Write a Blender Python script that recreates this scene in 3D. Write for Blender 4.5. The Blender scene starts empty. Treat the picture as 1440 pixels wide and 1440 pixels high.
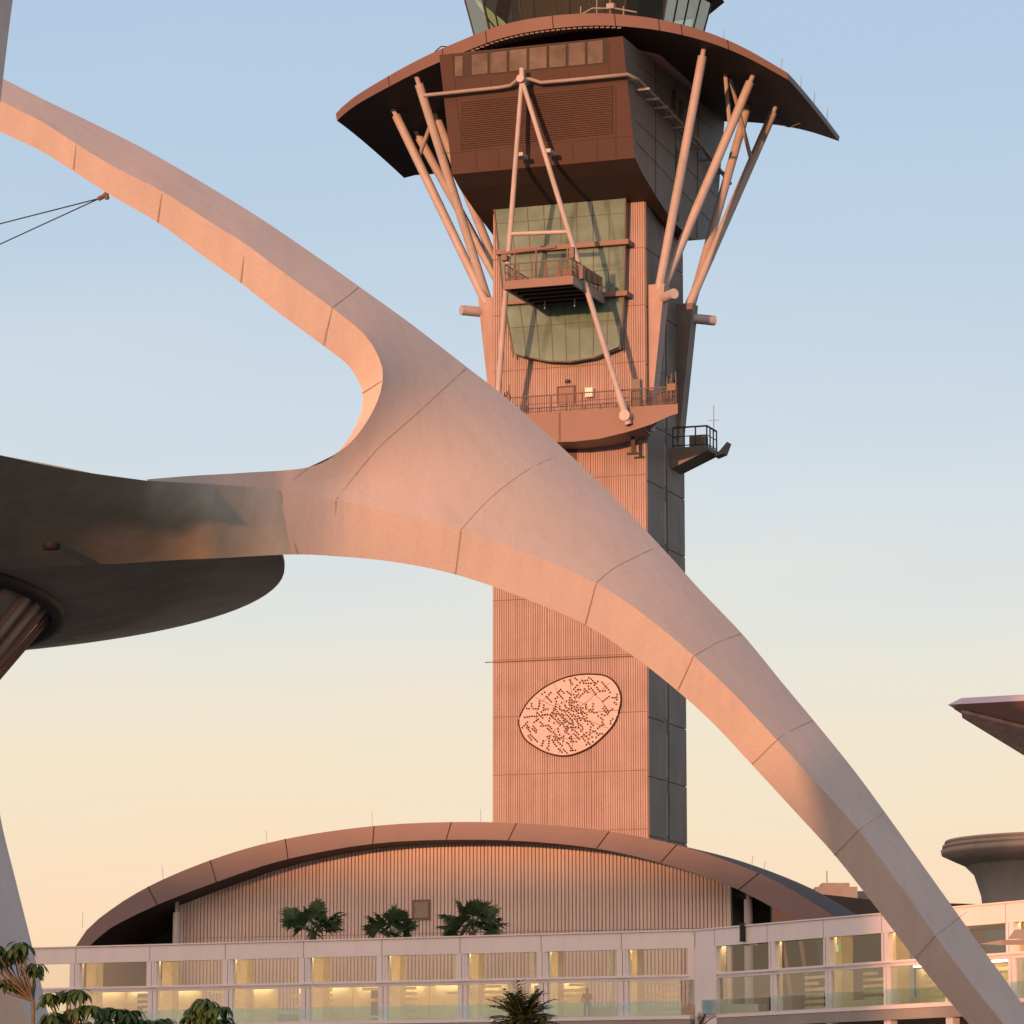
import bpy, bmesh, math, random
import numpy as np
from mathutils import Vector, Matrix
from mathutils.geometry import delaunay_2d_cdt

random.seed(7)
R = math.radians
scn = bpy.context.scene
COL = scn.collection

# ------------------------------------------------------------------ camera
FPX = 5400.0
TH = math.atan(880.0 / FPX)
CAM = Vector((0, 0, 1.7))
FW = Vector((0, math.cos(TH), math.sin(TH)))
UPV = Vector((0, -math.sin(TH), math.cos(TH)))
RT = Vector((1, 0, 0))
cd = bpy.data.cameras.new('camera'); cam = bpy.data.objects.new('camera', cd); COL.objects.link(cam)
cam.location = CAM; cam.rotation_euler = (math.pi / 2 + TH, 0, 0)
cd.sensor_width = 36; cd.lens = FPX / 1440 * 36; cd.clip_start = 0.5; cd.clip_end = 6000
scn.camera = cam

def ray(px, py): return RT * ((px - 720) / FPX) + UPV * ((720 - py) / FPX) + FW
def P(px, py, Y):
    d = ray(px, py); return CAM + d * (Y / d.y)
def hit(px, py, p0, n):
    d = ray(px, py); return CAM + d * ((p0 - CAM).dot(n) / d.dot(n))
def proj(p):
    q = p - CAM; w = q.dot(FW)
    return 720 + FPX * q.dot(RT) / w, 720 - FPX * q.dot(UPV) / w

# ------------------------------------------------------------------ light
SUN_AZ = 26.0; SUN_EL = 4.6
SDIR = Vector((-math.sin(R(SUN_AZ)) * math.cos(R(SUN_EL)), -math.cos(R(SUN_AZ)) * math.cos(R(SUN_EL)), math.sin(R(SUN_EL))))
sl = bpy.data.lights.new('sun', 'SUN'); so = bpy.data.objects.new('sun', sl); COL.objects.link(so)
so.rotation_euler = SDIR.to_track_quat('Z', 'Y').to_euler(); so.location = (-100, -100, 100)
sl.energy = 4.6; sl.angle = R(0.9); sl.color = (1.0, 0.40, 0.185)

world = bpy.data.worlds.new('World'); scn.world = world; world.use_nodes = True
nt = world.node_tree; nt.nodes.clear()
def N(nt, t, **kw):
    n = nt.nodes.new(t)
    for k, v in kw.items(): setattr(n, k, v)
    return n
wo = N(nt, 'ShaderNodeOutputWorld'); bg = N(nt, 'ShaderNodeBackground')
sky = N(nt, 'ShaderNodeTexSky', sky_type='NISHITA'); sky.sun_disc = False
sky.sun_elevation = R(SUN_EL); sky.sun_rotation = R(180 + SUN_AZ); sky.air_density = 1.2; sky.dust_density = 2.5; sky.ozone_density = 1.5
tc = N(nt, 'ShaderNodeTexCoord'); sx = N(nt, 'ShaderNodeSeparateXYZ'); mr = N(nt, 'ShaderNodeMapRange')
ramp = N(nt, 'ShaderNodeValToRGB'); mx = N(nt, 'ShaderNodeMix', data_type='RGBA', blend_type='MIX')
def lin(c): return tuple(((x / 255) / 12.92 if x / 255 <= .04045 else ((x / 255 + .055) / 1.055) ** 2.4) for x in c)
mr.inputs[1].default_value = 0; mr.inputs[2].default_value = 1.0
def E(y): return math.sin(TH + math.atan((720 - y) / FPX))
stops = [(0.0, (252, 206, 150)), (E(1440), (252, 212, 174)), (E(1290), (252, 220, 187)), (E(1080), (242, 226, 202)), (E(900), (229, 226, 216)),
         (E(700), (212, 220, 226)), (E(360), (187, 206, 225)), (E(0), (175, 198, 223)), (0.55, (146, 164, 190)), (1.0, (112, 126, 152))]
el = ramp.color_ramp.elements
while len(el) < len(stops): el.new(0.5)
for e_, (p_, c_) in zip(el, stops):
    e_.position = p_; e_.color = lin(c_) + (1,)
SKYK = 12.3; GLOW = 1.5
sc_ = N(nt, 'ShaderNodeMix', data_type='RGBA', blend_type='MULTIPLY'); sc_.inputs[0].default_value = 1
sc_.inputs[7].default_value = (SKYK, SKYK, SKYK, 1)
nt.links.new(tc.outputs['Generated'], sx.inputs[0]); nt.links.new(sx.outputs[2], mr.inputs[0]); nt.links.new(mr.outputs[0], ramp.inputs[0])
# uneven haze: a little noise on the height the colours are read at
nz = N(nt, 'ShaderNodeTexNoise'); nz.inputs['Scale'].default_value = 5.0; nz.inputs['Detail'].default_value = 5
mpz = N(nt, 'ShaderNodeMapping'); mpz.inputs['Scale'].default_value = (1, 1, 5); nt.links.new(tc.outputs['Generated'], mpz.inputs[0]); nt.links.new(mpz.outputs[0], nz.inputs['Vector'])
nzr = N(nt, 'ShaderNodeMapRange'); nzr.inputs[1].default_value = .3; nzr.inputs[2].default_value = .7; nzr.inputs[3].default_value = -.012; nzr.inputs[4].default_value = .012
nt.links.new(nz.outputs[0], nzr.inputs[0])
adz = N(nt, 'ShaderNodeMath', operation='ADD'); nt.links.new(mr.outputs[0], adz.inputs[0]); nt.links.new(nzr.outputs[0], adz.inputs[1]); nt.links.new(adz.outputs[0], ramp.inputs[0])
# sunset glow round the sun
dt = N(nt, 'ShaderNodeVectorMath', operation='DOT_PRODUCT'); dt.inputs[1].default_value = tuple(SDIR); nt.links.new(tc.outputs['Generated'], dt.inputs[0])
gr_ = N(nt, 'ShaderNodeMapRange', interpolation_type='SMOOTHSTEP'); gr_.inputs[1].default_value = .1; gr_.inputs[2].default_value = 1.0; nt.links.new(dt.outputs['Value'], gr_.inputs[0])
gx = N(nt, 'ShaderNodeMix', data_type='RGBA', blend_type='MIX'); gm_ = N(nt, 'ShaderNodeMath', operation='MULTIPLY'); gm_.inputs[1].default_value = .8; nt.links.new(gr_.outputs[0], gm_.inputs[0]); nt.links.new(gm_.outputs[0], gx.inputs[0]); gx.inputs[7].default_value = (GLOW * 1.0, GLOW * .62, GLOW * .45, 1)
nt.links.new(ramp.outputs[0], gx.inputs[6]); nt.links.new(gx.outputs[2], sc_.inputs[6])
mx.inputs[0].default_value = 0.2
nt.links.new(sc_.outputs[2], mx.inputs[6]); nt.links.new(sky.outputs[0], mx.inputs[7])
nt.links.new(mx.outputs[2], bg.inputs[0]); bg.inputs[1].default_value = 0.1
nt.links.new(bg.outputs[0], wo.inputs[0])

scn.view_settings.view_transform = 'Standard'; scn.view_settings.look = 'None'
scn.view_settings.exposure = 0; scn.view_settings.gamma = 1

# ------------------------------------------------------------------ materials
def mat(name, col, rough=0.7, var=0.12, scale=0.6, metal=0.0, bump=0.0, bscale=20, streak=0.0, spec=0.4, fine=0.0):
    m = bpy.data.materials.new(name); m.use_nodes = True; t = m.node_tree; b = t.nodes['Principled BSDF']
    b.inputs['Roughness'].default_value = rough; b.inputs['Metallic'].default_value = metal
    b.inputs['Specular IOR Level'].default_value = spec
    c = N(t, 'ShaderNodeTexCoord'); n1 = N(t, 'ShaderNodeTexNoise'); n1.inputs['Scale'].default_value = scale; n1.inputs['Detail'].default_value = 6
    n1.inputs['Roughness'].default_value = 0.6
    t.links.new(c.outputs['Object'], n1.inputs['Vector'])
    r1 = N(t, 'ShaderNodeMapRange'); r1.inputs[1].default_value = .3; r1.inputs[2].default_value = .7
    r1.inputs[3].default_value = 1 - var; r1.inputs[4].default_value = 1 + var
    t.links.new(n1.outputs[0], r1.inputs[0]); fac = r1.outputs[0]
    if streak:
        mp = N(t, 'ShaderNodeMapping'); mp.inputs['Scale'].default_value = (1.3, 1.3, 0.07)
        n2 = N(t, 'ShaderNodeTexNoise'); n2.inputs['Scale'].default_value = 1.6; n2.inputs['Detail'].default_value = 5
        t.links.new(c.outputs['Object'], mp.inputs[0]); t.links.new(mp.outputs[0], n2.inputs['Vector'])
        r2 = N(t, 'ShaderNodeMapRange'); r2.inputs[1].default_value = .45; r2.inputs[2].default_value = .75
        r2.inputs[3].default_value = 1; r2.inputs[4].default_value = 1 - streak
        t.links.new(n2.outputs[0], r2.inputs[0])
        ml = N(t, 'ShaderNodeMath', operation='MULTIPLY'); t.links.new(fac, ml.inputs[0]); t.links.new(r2.outputs[0], ml.inputs[1]); fac = ml.outputs[0]
    if fine:
        n4 = N(t, 'ShaderNodeTexNoise'); n4.inputs['Scale'].default_value = 9; n4.inputs['Detail'].default_value = 3
        t.links.new(c.outputs['Object'], n4.inputs['Vector'])
        r4 = N(t, 'ShaderNodeMapRange'); r4.inputs[1].default_value = .3; r4.inputs[2].default_value = .7
        r4.inputs[3].default_value = 1 - fine; r4.inputs[4].default_value = 1 + fine
        t.links.new(n4.outputs[0], r4.inputs[0])
        m4 = N(t, 'ShaderNodeMath', operation='MULTIPLY'); t.links.new(fac, m4.inputs[0]); t.links.new(r4.outputs[0], m4.inputs[1]); fac = m4.outputs[0]
    mm = N(t, 'ShaderNodeMix', data_type='RGBA', blend_type='MULTIPLY'); mm.inputs[0].default_value = 1
    mm.inputs[6].default_value = (*col, 1); t.links.new(fac, mm.inputs[7]); t.links.new(mm.outputs[2], b.inputs['Base Color'])
    if bump:
        n3 = N(t, 'ShaderNodeTexNoise'); n3.inputs['Scale'].default_value = bscale; n3.inputs['Detail'].default_value = 4
        t.links.new(c.outputs['Object'], n3.inputs['Vector'])
        bp = N(t, 'ShaderNodeBump'); bp.inputs['Strength'].default_value = bump; bp.inputs['Distance'].default_value = .05
        t.links.new(n3.outputs[0], bp.inputs['Height']); t.links.new(bp.outputs[0], b.inputs['Normal'])
    return m

def glassmat(name, tint, refl=0.35, rough=0.02, through=0.7):
    m = bpy.data.materials.new(name); m.use_nodes = True; t = m.node_tree; t.nodes.clear()
    o = N(t, 'ShaderNodeOutputMaterial'); tr = N(t, 'ShaderNodeBsdfTransparent'); gl = N(t, 'ShaderNodeBsdfGlossy')
    tr.inputs[0].default_value = (*[x * through for x in tint], 1); gl.inputs['Roughness'].default_value = rough
    gl.inputs[0].default_value = (.95, .97, .95, 1)
    ms = N(t, 'ShaderNodeMixShader'); lw = N(t, 'ShaderNodeFresnel'); lw.inputs[0].default_value = 1.5
    ad = N(t, 'ShaderNodeMath', operation='ADD', use_clamp=True); ad.inputs[1].default_value = refl
    t.links.new(lw.outputs[0], ad.inputs[0]); t.links.new(ad.outputs[0], ms.inputs[0])
    t.links.new(tr.outputs[0], ms.inputs[1]); t.links.new(gl.outputs[0], ms.inputs[2]); t.links.new(ms.outputs[0], o.inputs[0])
    return m

def emit(name, col, s):
    m = bpy.data.materials.new(name); m.use_nodes = True; b = m.node_tree.nodes['Principled BSDF']
    b.inputs['Base Color'].default_value = (*col, 1); b.inputs['Emission Color'].default_value = (*col, 1); b.inputs['Emission Strength'].default_value = s
    return m

M = dict(
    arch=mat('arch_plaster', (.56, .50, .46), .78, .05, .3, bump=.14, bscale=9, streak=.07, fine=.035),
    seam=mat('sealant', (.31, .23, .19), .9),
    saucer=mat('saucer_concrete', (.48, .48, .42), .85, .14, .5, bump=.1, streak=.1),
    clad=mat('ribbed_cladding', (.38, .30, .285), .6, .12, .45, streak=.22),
    vgap=mat('vault_recess', (.56, .45, .41), .8),
    clad_gap=mat('cladding_recess', (.25, .18, .16), .8),
    vclad=mat('vault_cladding', (.76, .64, .59), .6, .07, .4, streak=.08),
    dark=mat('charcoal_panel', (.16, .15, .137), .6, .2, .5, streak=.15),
    dark2=mat('near_black_steel', (.035, .033, .03), .6),
    brown=mat('brown_metal', (.062, .034, .029), .55, .10, .5),
    fascia=mat('copper_fascia', (.20, .135, .125), .5, .06, .4),
    soffit=mat('dark_soffit', (.045, .032, .028), .7),
    greypan=mat('grey_panel', (.16, .155, .15), .6, .1, .5),
    slat=mat('slatted_soffit', (.22, .19, .17), .7),
    strut=mat('painted_steel', (.45, .43, .43), .55, .08, 1.2, streak=.12),
    steel=mat('dull_steel', (.28, .26, .25), .5),
    rail=mat('rail_steel', (.16, .12, .10), .5),
    meshp=mat('rail_mesh', (.22, .14, .12), .7),
    towglass=mat('green_glass', (.135, .22, .185), .06, .4, .35, spec=.6),  # uneven tint in the colour stands in for soft reflections
    pane=mat('beige_glass', (.28, .23, .19), .3, .35, .5),
    dullpane=mat('dull_window', (.15, .13, .115), .25, .4, .5),
    pane2=mat('reflective_pane', (.30, .29, .27), .08, .3, .4, spec=.8),
    vfascia=mat('mauve_fascia', (.215, .16, .155), .55, .06, .4),
    cabglass=glassmat('cab_glass', (.8, .9, .75), .12, .02, .8),
    cream=mat('cream_enamel', (.50, .42, .43), .5, .05, .6, fine=.06),
    ink=mat('dark_bead', (.03, .015, .012), .7),
    white=mat('white_panel', (.90, .86, .86), .5, .03, .3, streak=.05),
    cream_in=mat('cream_column', (.74, .64, .46), .6, .15, .8),
    glass=glassmat('clear_glass', (.85, .95, .9), .16, .015, .85),
    glassu=glassmat('upper_glass', (.9, .95, .9), .05, .015, .92),
    pinkw=mat('pink_white_edge', (.78, .58, .57), .6),
    teal=glassmat('teal_glass', (.62, .88, .97), .06, .03, .97),
    ceil=mat('ceiling', (.42, .36, .28), .7),
    conc=mat('concrete', (.36, .34, .32), .85, .1, .5, bump=.1),
    lamp=emit('warm_lamp', (1, .66, .30), 20.0),
    wall_fill=emit('added_wall_fill', (1, .70, .36), 9.0),
    exitg=emit('green_lamp', (.08, .8, .25), 1.2),
    roofdark=mat('dark_roof', (.075, .064, .058), .8, .15, .4),
    wood=mat('wood_soffit', (.58, .43, .38), .7, .25, 2.0),
    soffb=mat('brown_soffit', (.46, .29, .25), .7),
    grey=mat('grey_concrete', (.27, .265, .25), .8, .08, .4, streak=.12),
    bark=mat('bark', (.14, .10, .075), .9, .3, 6, bump=.4, bscale=25),
    stem=mat('stem', (.15, .125, .085), .8, .2, 8),
    leaf=mat('leaf', (.032, .075, .016), .5, .35, 3, spec=.3),
    leaf2=mat('leaf_light', (.055, .105, .022), .5, .3, 3, spec=.3),
    palm=mat('palm_leaf', (.055, .10, .038), .5, .3, 2),
    palm2=mat('palm_leaf_dry', (.13, .105, .06), .7, .3, 2),
    asphalt=mat('concrete_apron', (.10, .095, .088), .9, .15, .2),
    cable=mat('cable', (.05, .06, .08), .5),
    shade_wall=mat('shade_block_wall', (.3, .27, .25), .8),
    skin=mat('skin', (.35, .2, .14), .6), cloth=mat('dark_cloth', (.025, .025, .03), .9),
)

# ------------------------------------------------------------------ mesh helpers
class MB:
    def __init__(s): s.v = []; s.f = []; s.m = []; s.s = []
    def add(s, vs, fs, mi=0, smooth=False):
        o = len(s.v); s.v += [Vector(p) for p in vs]
        for f in fs: s.f.append([i + o for i in f]); s.m.append(mi); s.s.append(smooth)
        return s
    def box(s, x0, x1, y0, y1, z0, z1, mi=0):
        vs = [(x0, y0, z0), (x1, y0, z0), (x1, y1, z0), (x0, y1, z0), (x0, y0, z1), (x1, y0, z1), (x1, y1, z1), (x0, y1, z1)]
        return s.hexa(vs, mi)
    def hexa(s, vs, mi=0):
        return s.add(vs, [(3, 2, 1, 0), (4, 5, 6, 7), (0, 1, 5, 4), (1, 2, 6, 5), (2, 3, 7, 6), (3, 0, 4, 7)], mi)
    def tube(s, pts, r, n=10, mi=0, r2=None, caps=True):
        pts = [Vector(p) for p in pts]; L = len(pts); rings = []
        for i, p in enumerate(pts):
            d = (pts[min(i + 1, L - 1)] - pts[max(i - 1, 0)]).normalized()
            a = d.cross(Vector((0, 0, 1)) if abs(d.z) < .95 else Vector((1, 0, 0))).normalized(); b = d.cross(a)
            rr = r if r2 is None else r + (r2 - r) * i / (L - 1)
            rings.append([p + (a * math.cos(2 * math.pi * k / n) + b * math.sin(2 * math.pi * k / n)) * rr for k in range(n)])
        vs = [q for g in rings for q in g]
        fs = [(i * n + k, i * n + (k + 1) % n, (i + 1) * n + (k + 1) % n, (i + 1) * n + k) for i in range(L - 1) for k in range(n)]
        s.add(vs, fs, mi, True)
        if caps:
            s.add(rings[0], [tuple(range(n))], mi); s.add(rings[-1], [tuple(reversed(range(n)))], mi)
        return s
    def prism(s, a, b, mi=0):
        """two matching outlines -> closed solid"""
        n = len(a)
        s.add(list(a) + list(b), [tuple(reversed(range(n))), tuple(range(n, 2 * n))] + [(i, (i + 1) % n, n + (i + 1) % n, n + i) for i in range(n)], mi)
        return s
    def grid(s, rows, mi=0, smooth=True, flip=False):
        w = len(rows[0]); vs = [p for r_ in rows for p in r_]
        fs = []
        for i in range(len(rows) - 1):
            for k in range(w - 1):
                q = (i * w + k, i * w + k + 1, (i + 1) * w + k + 1, (i + 1) * w + k)
                fs.append(tuple(reversed(q)) if flip else q)
        return s.add(vs, fs, mi, smooth)
    def lathe(s, prof, c=(0, 0), n=64, mi=0, smooth=True):
        rows = []
        for k in range(n + 1):
            a = 2 * math.pi * k / n
            rows.append([(c[0] + r_ * math.cos(a), c[1] + r_ * math.sin(a), z) for r_, z in prof])
        return s.grid(rows, mi, smooth)

def obj(name, mb, mats, parent=None, loc=None, local=True, weld=False):
    """link one mesh; local=False: vertices are in world space"""
    me = bpy.data.meshes.new(name)
    vs = mb.v
    if not local:
        if parent is not None:
            wm = Matrix(); q_ = parent
            while q_ is not None:
                wm = (Matrix.Translation(q_.location) @ q_.rotation_euler.to_matrix().to_4x4()) @ wm; q_ = q_.parent
            inv = wm.inverted()
            vs = [inv @ v for v in vs]
        elif loc is not None:
            vs = [v - Vector(loc) for v in vs]
    me.from_pydata([tuple(v) for v in vs], [], mb.f); me.update()
    if not isinstance(mats, (list, tuple)): mats = [mats]
    for m_ in mats: me.materials.append(M[m_])
    for p, mi, sm in zip(me.polygons, mb.m, mb.s): p.material_index = mi; p.use_smooth = sm
    o = bpy.data.objects.new(name, me); COL.objects.link(o)
    if parent is not None: o.parent = parent
    elif loc is not None: o.location = loc
    return o
def absorb(o, mb, mname):
    """add surface marks (joints, seams) to an existing part's own mesh"""
    me = o.data; bm = bmesh.new(); bm.from_mesh(me); me.materials.append(M[mname]); mi = len(me.materials) - 1
    vs = [bm.verts.new(v) for v in mb.v]
    for f in mb.f:
        try: fc = bm.faces.new([vs[i] for i in f]); fc.material_index = mi
        except ValueError: pass
    bm.to_mesh(me); bm.free()
def thing(name, label, cat, loc=(0, 0, 0), rz=0, group=None):
    o = bpy.data.objects.new(name, None); COL.objects.link(o); o.location = loc; o.rotation_euler = (0, 0, rz)
    o['label'] = label; o['category'] = cat
    if group: o['group'] = group
    o.empty_display_size = .5
    return o
def lerp(a, b, t): return a + (b - a) * t
def interp(xs, ys, x):
    return float(np.interp(x, xs, ys))
def resample(pts, step):
    """Catmull-Rom through pixel points, about one point each `step` pixels"""
    pts = [Vector((*p, 0)).to_2d() for p in pts]; out = []
    for i in range(len(pts) - 1):
        p0 = pts[max(i - 1, 0)]; p1 = pts[i]; p2 = pts[i + 1]; p3 = pts[min(i + 2, len(pts) - 1)]
        n = max(1, int((p2 - p1).length / step))
        for k in range(n):
            t = k / n
            out.append(.5 * ((2 * p1) + (p2 - p0) * t + (2 * p0 - 5 * p1 + 4 * p2 - p3) * t * t + (3 * p1 - p0 - 3 * p2 + p3) * t ** 3))
    out.append(pts[-1]); return out

def resample_k(pts, k_):
    pts = [Vector(p) for p in pts]; out = []
    for i in range(len(pts) - 1):
        p0 = pts[max(i - 1, 0)]; p1 = pts[i]; p2 = pts[i + 1]; p3 = pts[min(i + 2, len(pts) - 1)]
        for k in range(k_):
            t = k / k_
            out.append(.5 * ((2 * p1) + (p2 - p0) * t + (2 * p0 - 5 * p1 + 4 * p2 - p3) * t * t + (3 * p1 - p0 - 3 * p2 + p3) * t ** 3))
    out.append(pts[-1]); return out

# ------------------------------------------------------------------ ground
g = MB(); g.add([(-3000, -3000, 0), (3000, -3000, 0), (3000, 3000, 0), (-3000, 3000, 0)], [(0, 1, 2, 3)])
o = obj('ground', g, 'asphalt'); o['kind'] = 'structure'

# ================================================================== CONTROL TOWER
PHI = R(20)
E1 = Vector((math.cos(PHI), -math.sin(PHI), 0)); E2 = Vector((math.sin(PHI), math.cos(PHI), 0))
Cc = P(911, 1000, 245)
Lc = hit(693, 1000, Cc, E2)
W = (Cc - Lc).length; HW = W / 2
TO = (Cc + Lc) / 2; TO.z = 0
tower = thing('control_tower', 'tall airport control tower with ribbed pinkish shaft and wide arched brown roof on slanted struts', 'control tower', TO, -PHI)
def TL(px, py, v):
    p = hit(px, py, TO + E2 * v, E2) - TO; return Vector((p.dot(E1), v, p.z))
def TU(px, py, u):
    p = hit(px, py, TO + E1 * u, E1) - TO; return Vector((u, p.dot(E2), p.z))
def TG(u, v, z): return TO + E1 * u + E2 * v + Vector((0, 0, z))
VD = TU(963, 900, HW).y
VC = VD / 2
print('tower W', W, 'depth', VD)
def tz(py, v=0, px=800): return TL(px, py, v).z

ztop = tz(262)
core = MB(); core.box(-HW + .02, HW - .02, .03, VD - .03, 0, ztop + 6)
obj('shaft_core', core, 'dark', tower)
# front cladding: ribs between panel joints
joints = [tz(1255 + k * 82) for k in (0,)]
zj = [tz(y, 0, 800) for y in (1253, 1169, 1087, 1005, 924, 840, 757, 674, 591, 516, 437, 357, 276)]
uj = [-HW, TL(770, 1000, 0).x, TL(832, 1000, 0).x, HW]
fw = MB(); fw.box(-HW, HW, 0, .03, zj[0] - 8, ztop, 1)
zz = [zj[0] - 8] + zj
per = .156
for a, b in zip(zz[:-1], zz[1:]):
    for c0, c1 in zip(uj[:-1], uj[1:]):
        n = max(1, round((c1 - c0 - .05) / per)); st = (c1 - c0 - .05) / n
        for k in range(n):
            x = c0 + .025 + st * k
            fw.box(x + .022, x + st - .022, -.055, -.001, a + .03, b - .03, 0)
obj('front_wall', fw, ['clad', 'clad_gap'], tower)
lw = MB(); lw.box(-HW, -HW + .02, .035, VD, 0, ztop); obj('side_wall', lw, 'clad', tower)
# right side wall of charcoal panels
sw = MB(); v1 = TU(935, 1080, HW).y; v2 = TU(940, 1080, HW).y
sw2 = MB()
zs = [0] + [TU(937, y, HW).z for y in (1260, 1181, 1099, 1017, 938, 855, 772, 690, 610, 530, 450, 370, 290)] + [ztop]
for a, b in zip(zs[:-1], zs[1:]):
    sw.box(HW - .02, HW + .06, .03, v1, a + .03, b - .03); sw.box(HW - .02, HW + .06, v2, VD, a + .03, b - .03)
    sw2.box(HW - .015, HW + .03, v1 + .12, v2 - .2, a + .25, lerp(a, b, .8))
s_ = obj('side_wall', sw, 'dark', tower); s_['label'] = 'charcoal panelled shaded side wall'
obj('downpipe', sw2, 'grey', tower)

# --- oval emblem
egg = [(670, 512), (760, 520), (820, 560), (853, 630), (848, 700), (810, 800), (700, 910), (600, 960), (520, 972), (440, 955), (370, 920), (310, 870), (280, 790), (295, 730), (340, 660), (420, 590), (520, 540), (600, 518)]
eggp = [(660 + x / 4, 820 + y / 4) for x, y in egg]
eg = resample(eggp + [eggp[0]], 4)[:-1]
epts = [TL(p.x, p.y, -.09) for p in eg]
ce = sum(epts, Vector()) / len(epts)
plate = MB(); plate.prism([Vector((p.x, -.16, p.z)) for p in epts], [Vector((p.x, -.057, p.z)) for p in epts])
em = obj('oval_emblem', plate, 'cream', tower)
rim = MB(); rim.tube([Vector((p.x, -.16, p.z)) for p in epts] + [Vector((epts[0].x, -.16, epts[0].z)), ], .05, 8, caps=False)
obj('rim', rim, 'ink', em)
dots = MB(); rng = random.Random(3)
def inside(x, z):
    c = False; n = len(epts)
    for i in range(n):
        a = epts[i]; b = epts[(i + 1) % n]
        if (a.z > z) != (b.z > z) and x < (b.x - a.x) * (z - a.z) / (b.z - a.z) + a.x: c = not c
    return c
placed = []
def dot(x, z, r_):
    if not inside(x, z) or min(((x - p.x) ** 2 + (z - p.z) ** 2) for p in epts) < .03: return
    if any((x - a) ** 2 + (z - b) ** 2 < .018 for a, b in placed): return
    placed.append((x, z)); nn = 7
    dots.prism([Vector((x + r_ * math.cos(2 * math.pi * k / nn), -.20, z + r_ * math.sin(2 * math.pi * k / nn))) for k in range(nn)],
               [Vector((x + r_ * math.cos(2 * math.pi * k / nn), -.161, z + r_ * math.sin(2 * math.pi * k / nn))) for k in range(nn)])
for q in range(240):
    rr = 3.5 * math.sqrt(rng.random()) if q > 60 else 1.2 * rng.random(); a = rng.random() * 6.283
    x, z = ce.x + rr * math.cos(a), ce.z + .75 * rr * math.sin(a)
    da = rng.choice([-.8, -.8, -.9, .7, 0, 1.5]) + rng.uniform(-.15, .15)
    for k in range(rng.choice([2, 3, 3, 4, 5])):
        dot(x + k * .165 * math.cos(da), z + k * .165 * math.sin(da), .062)
absorb(em, dots, 'ink')
lines = MB()
for a in [0.04, .62, 1.25, 1.57, 2.1, 2.7, 3.16, 3.9, 4.4, 4.75, 5.3, 5.9]:
    rr = .3; pts = []
    while rr < 4:
        x = ce.x + rr * math.cos(a) + .05 * math.sin(rr * 5 + a); z = ce.z + rr * math.sin(a)
        if not inside(x, z): break
        pts.append(Vector((x, -.163, z))); rr += .3
    if len(pts) > 1: lines.tube(pts, .014, 5)
for rr in (1.0, 1.9):
    for a0 in (0.2, 2.2, 4.3):
        pts = [Vector((ce.x + rr * 1.25 * math.cos(a), -.163, ce.z + rr * .85 * math.sin(a))) for a in [a0 + .15 * k for k in range(9)]]
        pts = [p for p in pts if inside(p.x, p.z)]
        if len(pts) > 1: lines.tube(pts, .014, 5)
absorb(em, lines, 'ink')

# --- glazed bay
def bay_pt(px, py, v): return TL(px, py, v)
bl = [(694, 284, -.7), (700, 340, -.7), (708, 420, -.7), (722, 497, -.7)]
br = [(880, 268, -.7), (879, 340, -.7), (877, 420, -.7), (872, 488, -.7)]
bot = [(735, 501), (770, 508), (800, 509), (835, 503)]
gm = MB()
outl = [bay_pt(*p) for p in bl] + [bay_pt(x, y, -.7) for x, y in bot] + [bay_pt(*p) for p in reversed(br)]
gm.prism(outl, [Vector((p.x, -.06, p.z)) for p in outl])
bay = obj('window_bay', gm, 'towglass', tower)
fm = MB()
nb = 8
def edge(side, z):
    pts = [bay_pt(*p) for p in side]
    zs_ = [p.z for p in reversed(pts)]
    return interp(zs_, [p.x for p in reversed(pts)], z), interp(zs_, [p.y for p in reversed(pts)], z)
zt_, zb_ = outl[0].z + .4, tz(509, -.7)
for k in range(0, nb + 1):
    pts = []
    for j in range(9):
        z = lerp(zt_, tz(497, -.7), j / 8)
        xl, yl = edge(bl, z); xr, yr = edge(br, z)
        pts.append(Vector((lerp(xl, xr, k / nb), lerp(yl, yr, k / nb) - .012, z)))
    if 0 < k < nb:
        zlow = tz(interp([722, 770, 800, 835, 872], [497, 508, 509, 503, 488], lerp(722, 872, k / nb)), -.7)
        pts[-1].z = zlow
    fm.tube(pts, .024 if 0 < k < nb else .06, 5)
for y in (306, 384, 455):
    z = tz(y, -.7); xl, yl = edge(bl, z); xr, yr = edge(br, z)
    fm.tube([(xl, yl - .012, z), (xr, yr - .012, z)], .016, 5)
ring = [p + Vector((0, -.02, 0)) for p in outl]
fm.tube(ring, .055, 6)
obj('window_frame', fm, 'rail', bay)
for y, v in ((348, -.7), (420, -.7)):
    z = tz(y, v); xl, yl = edge(bl, z); xr, yr = edge(br, z)
    lm = MB(); lm.box(xl - .1, xr + .35, yl - .4, yl - .02, z - .16, z + .16); lm.box(xr + .05, xr + .35, yl - .019, -.06, z - .16, z + .16)
    obj('ledge', lm, 'fascia', bay)

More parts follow.
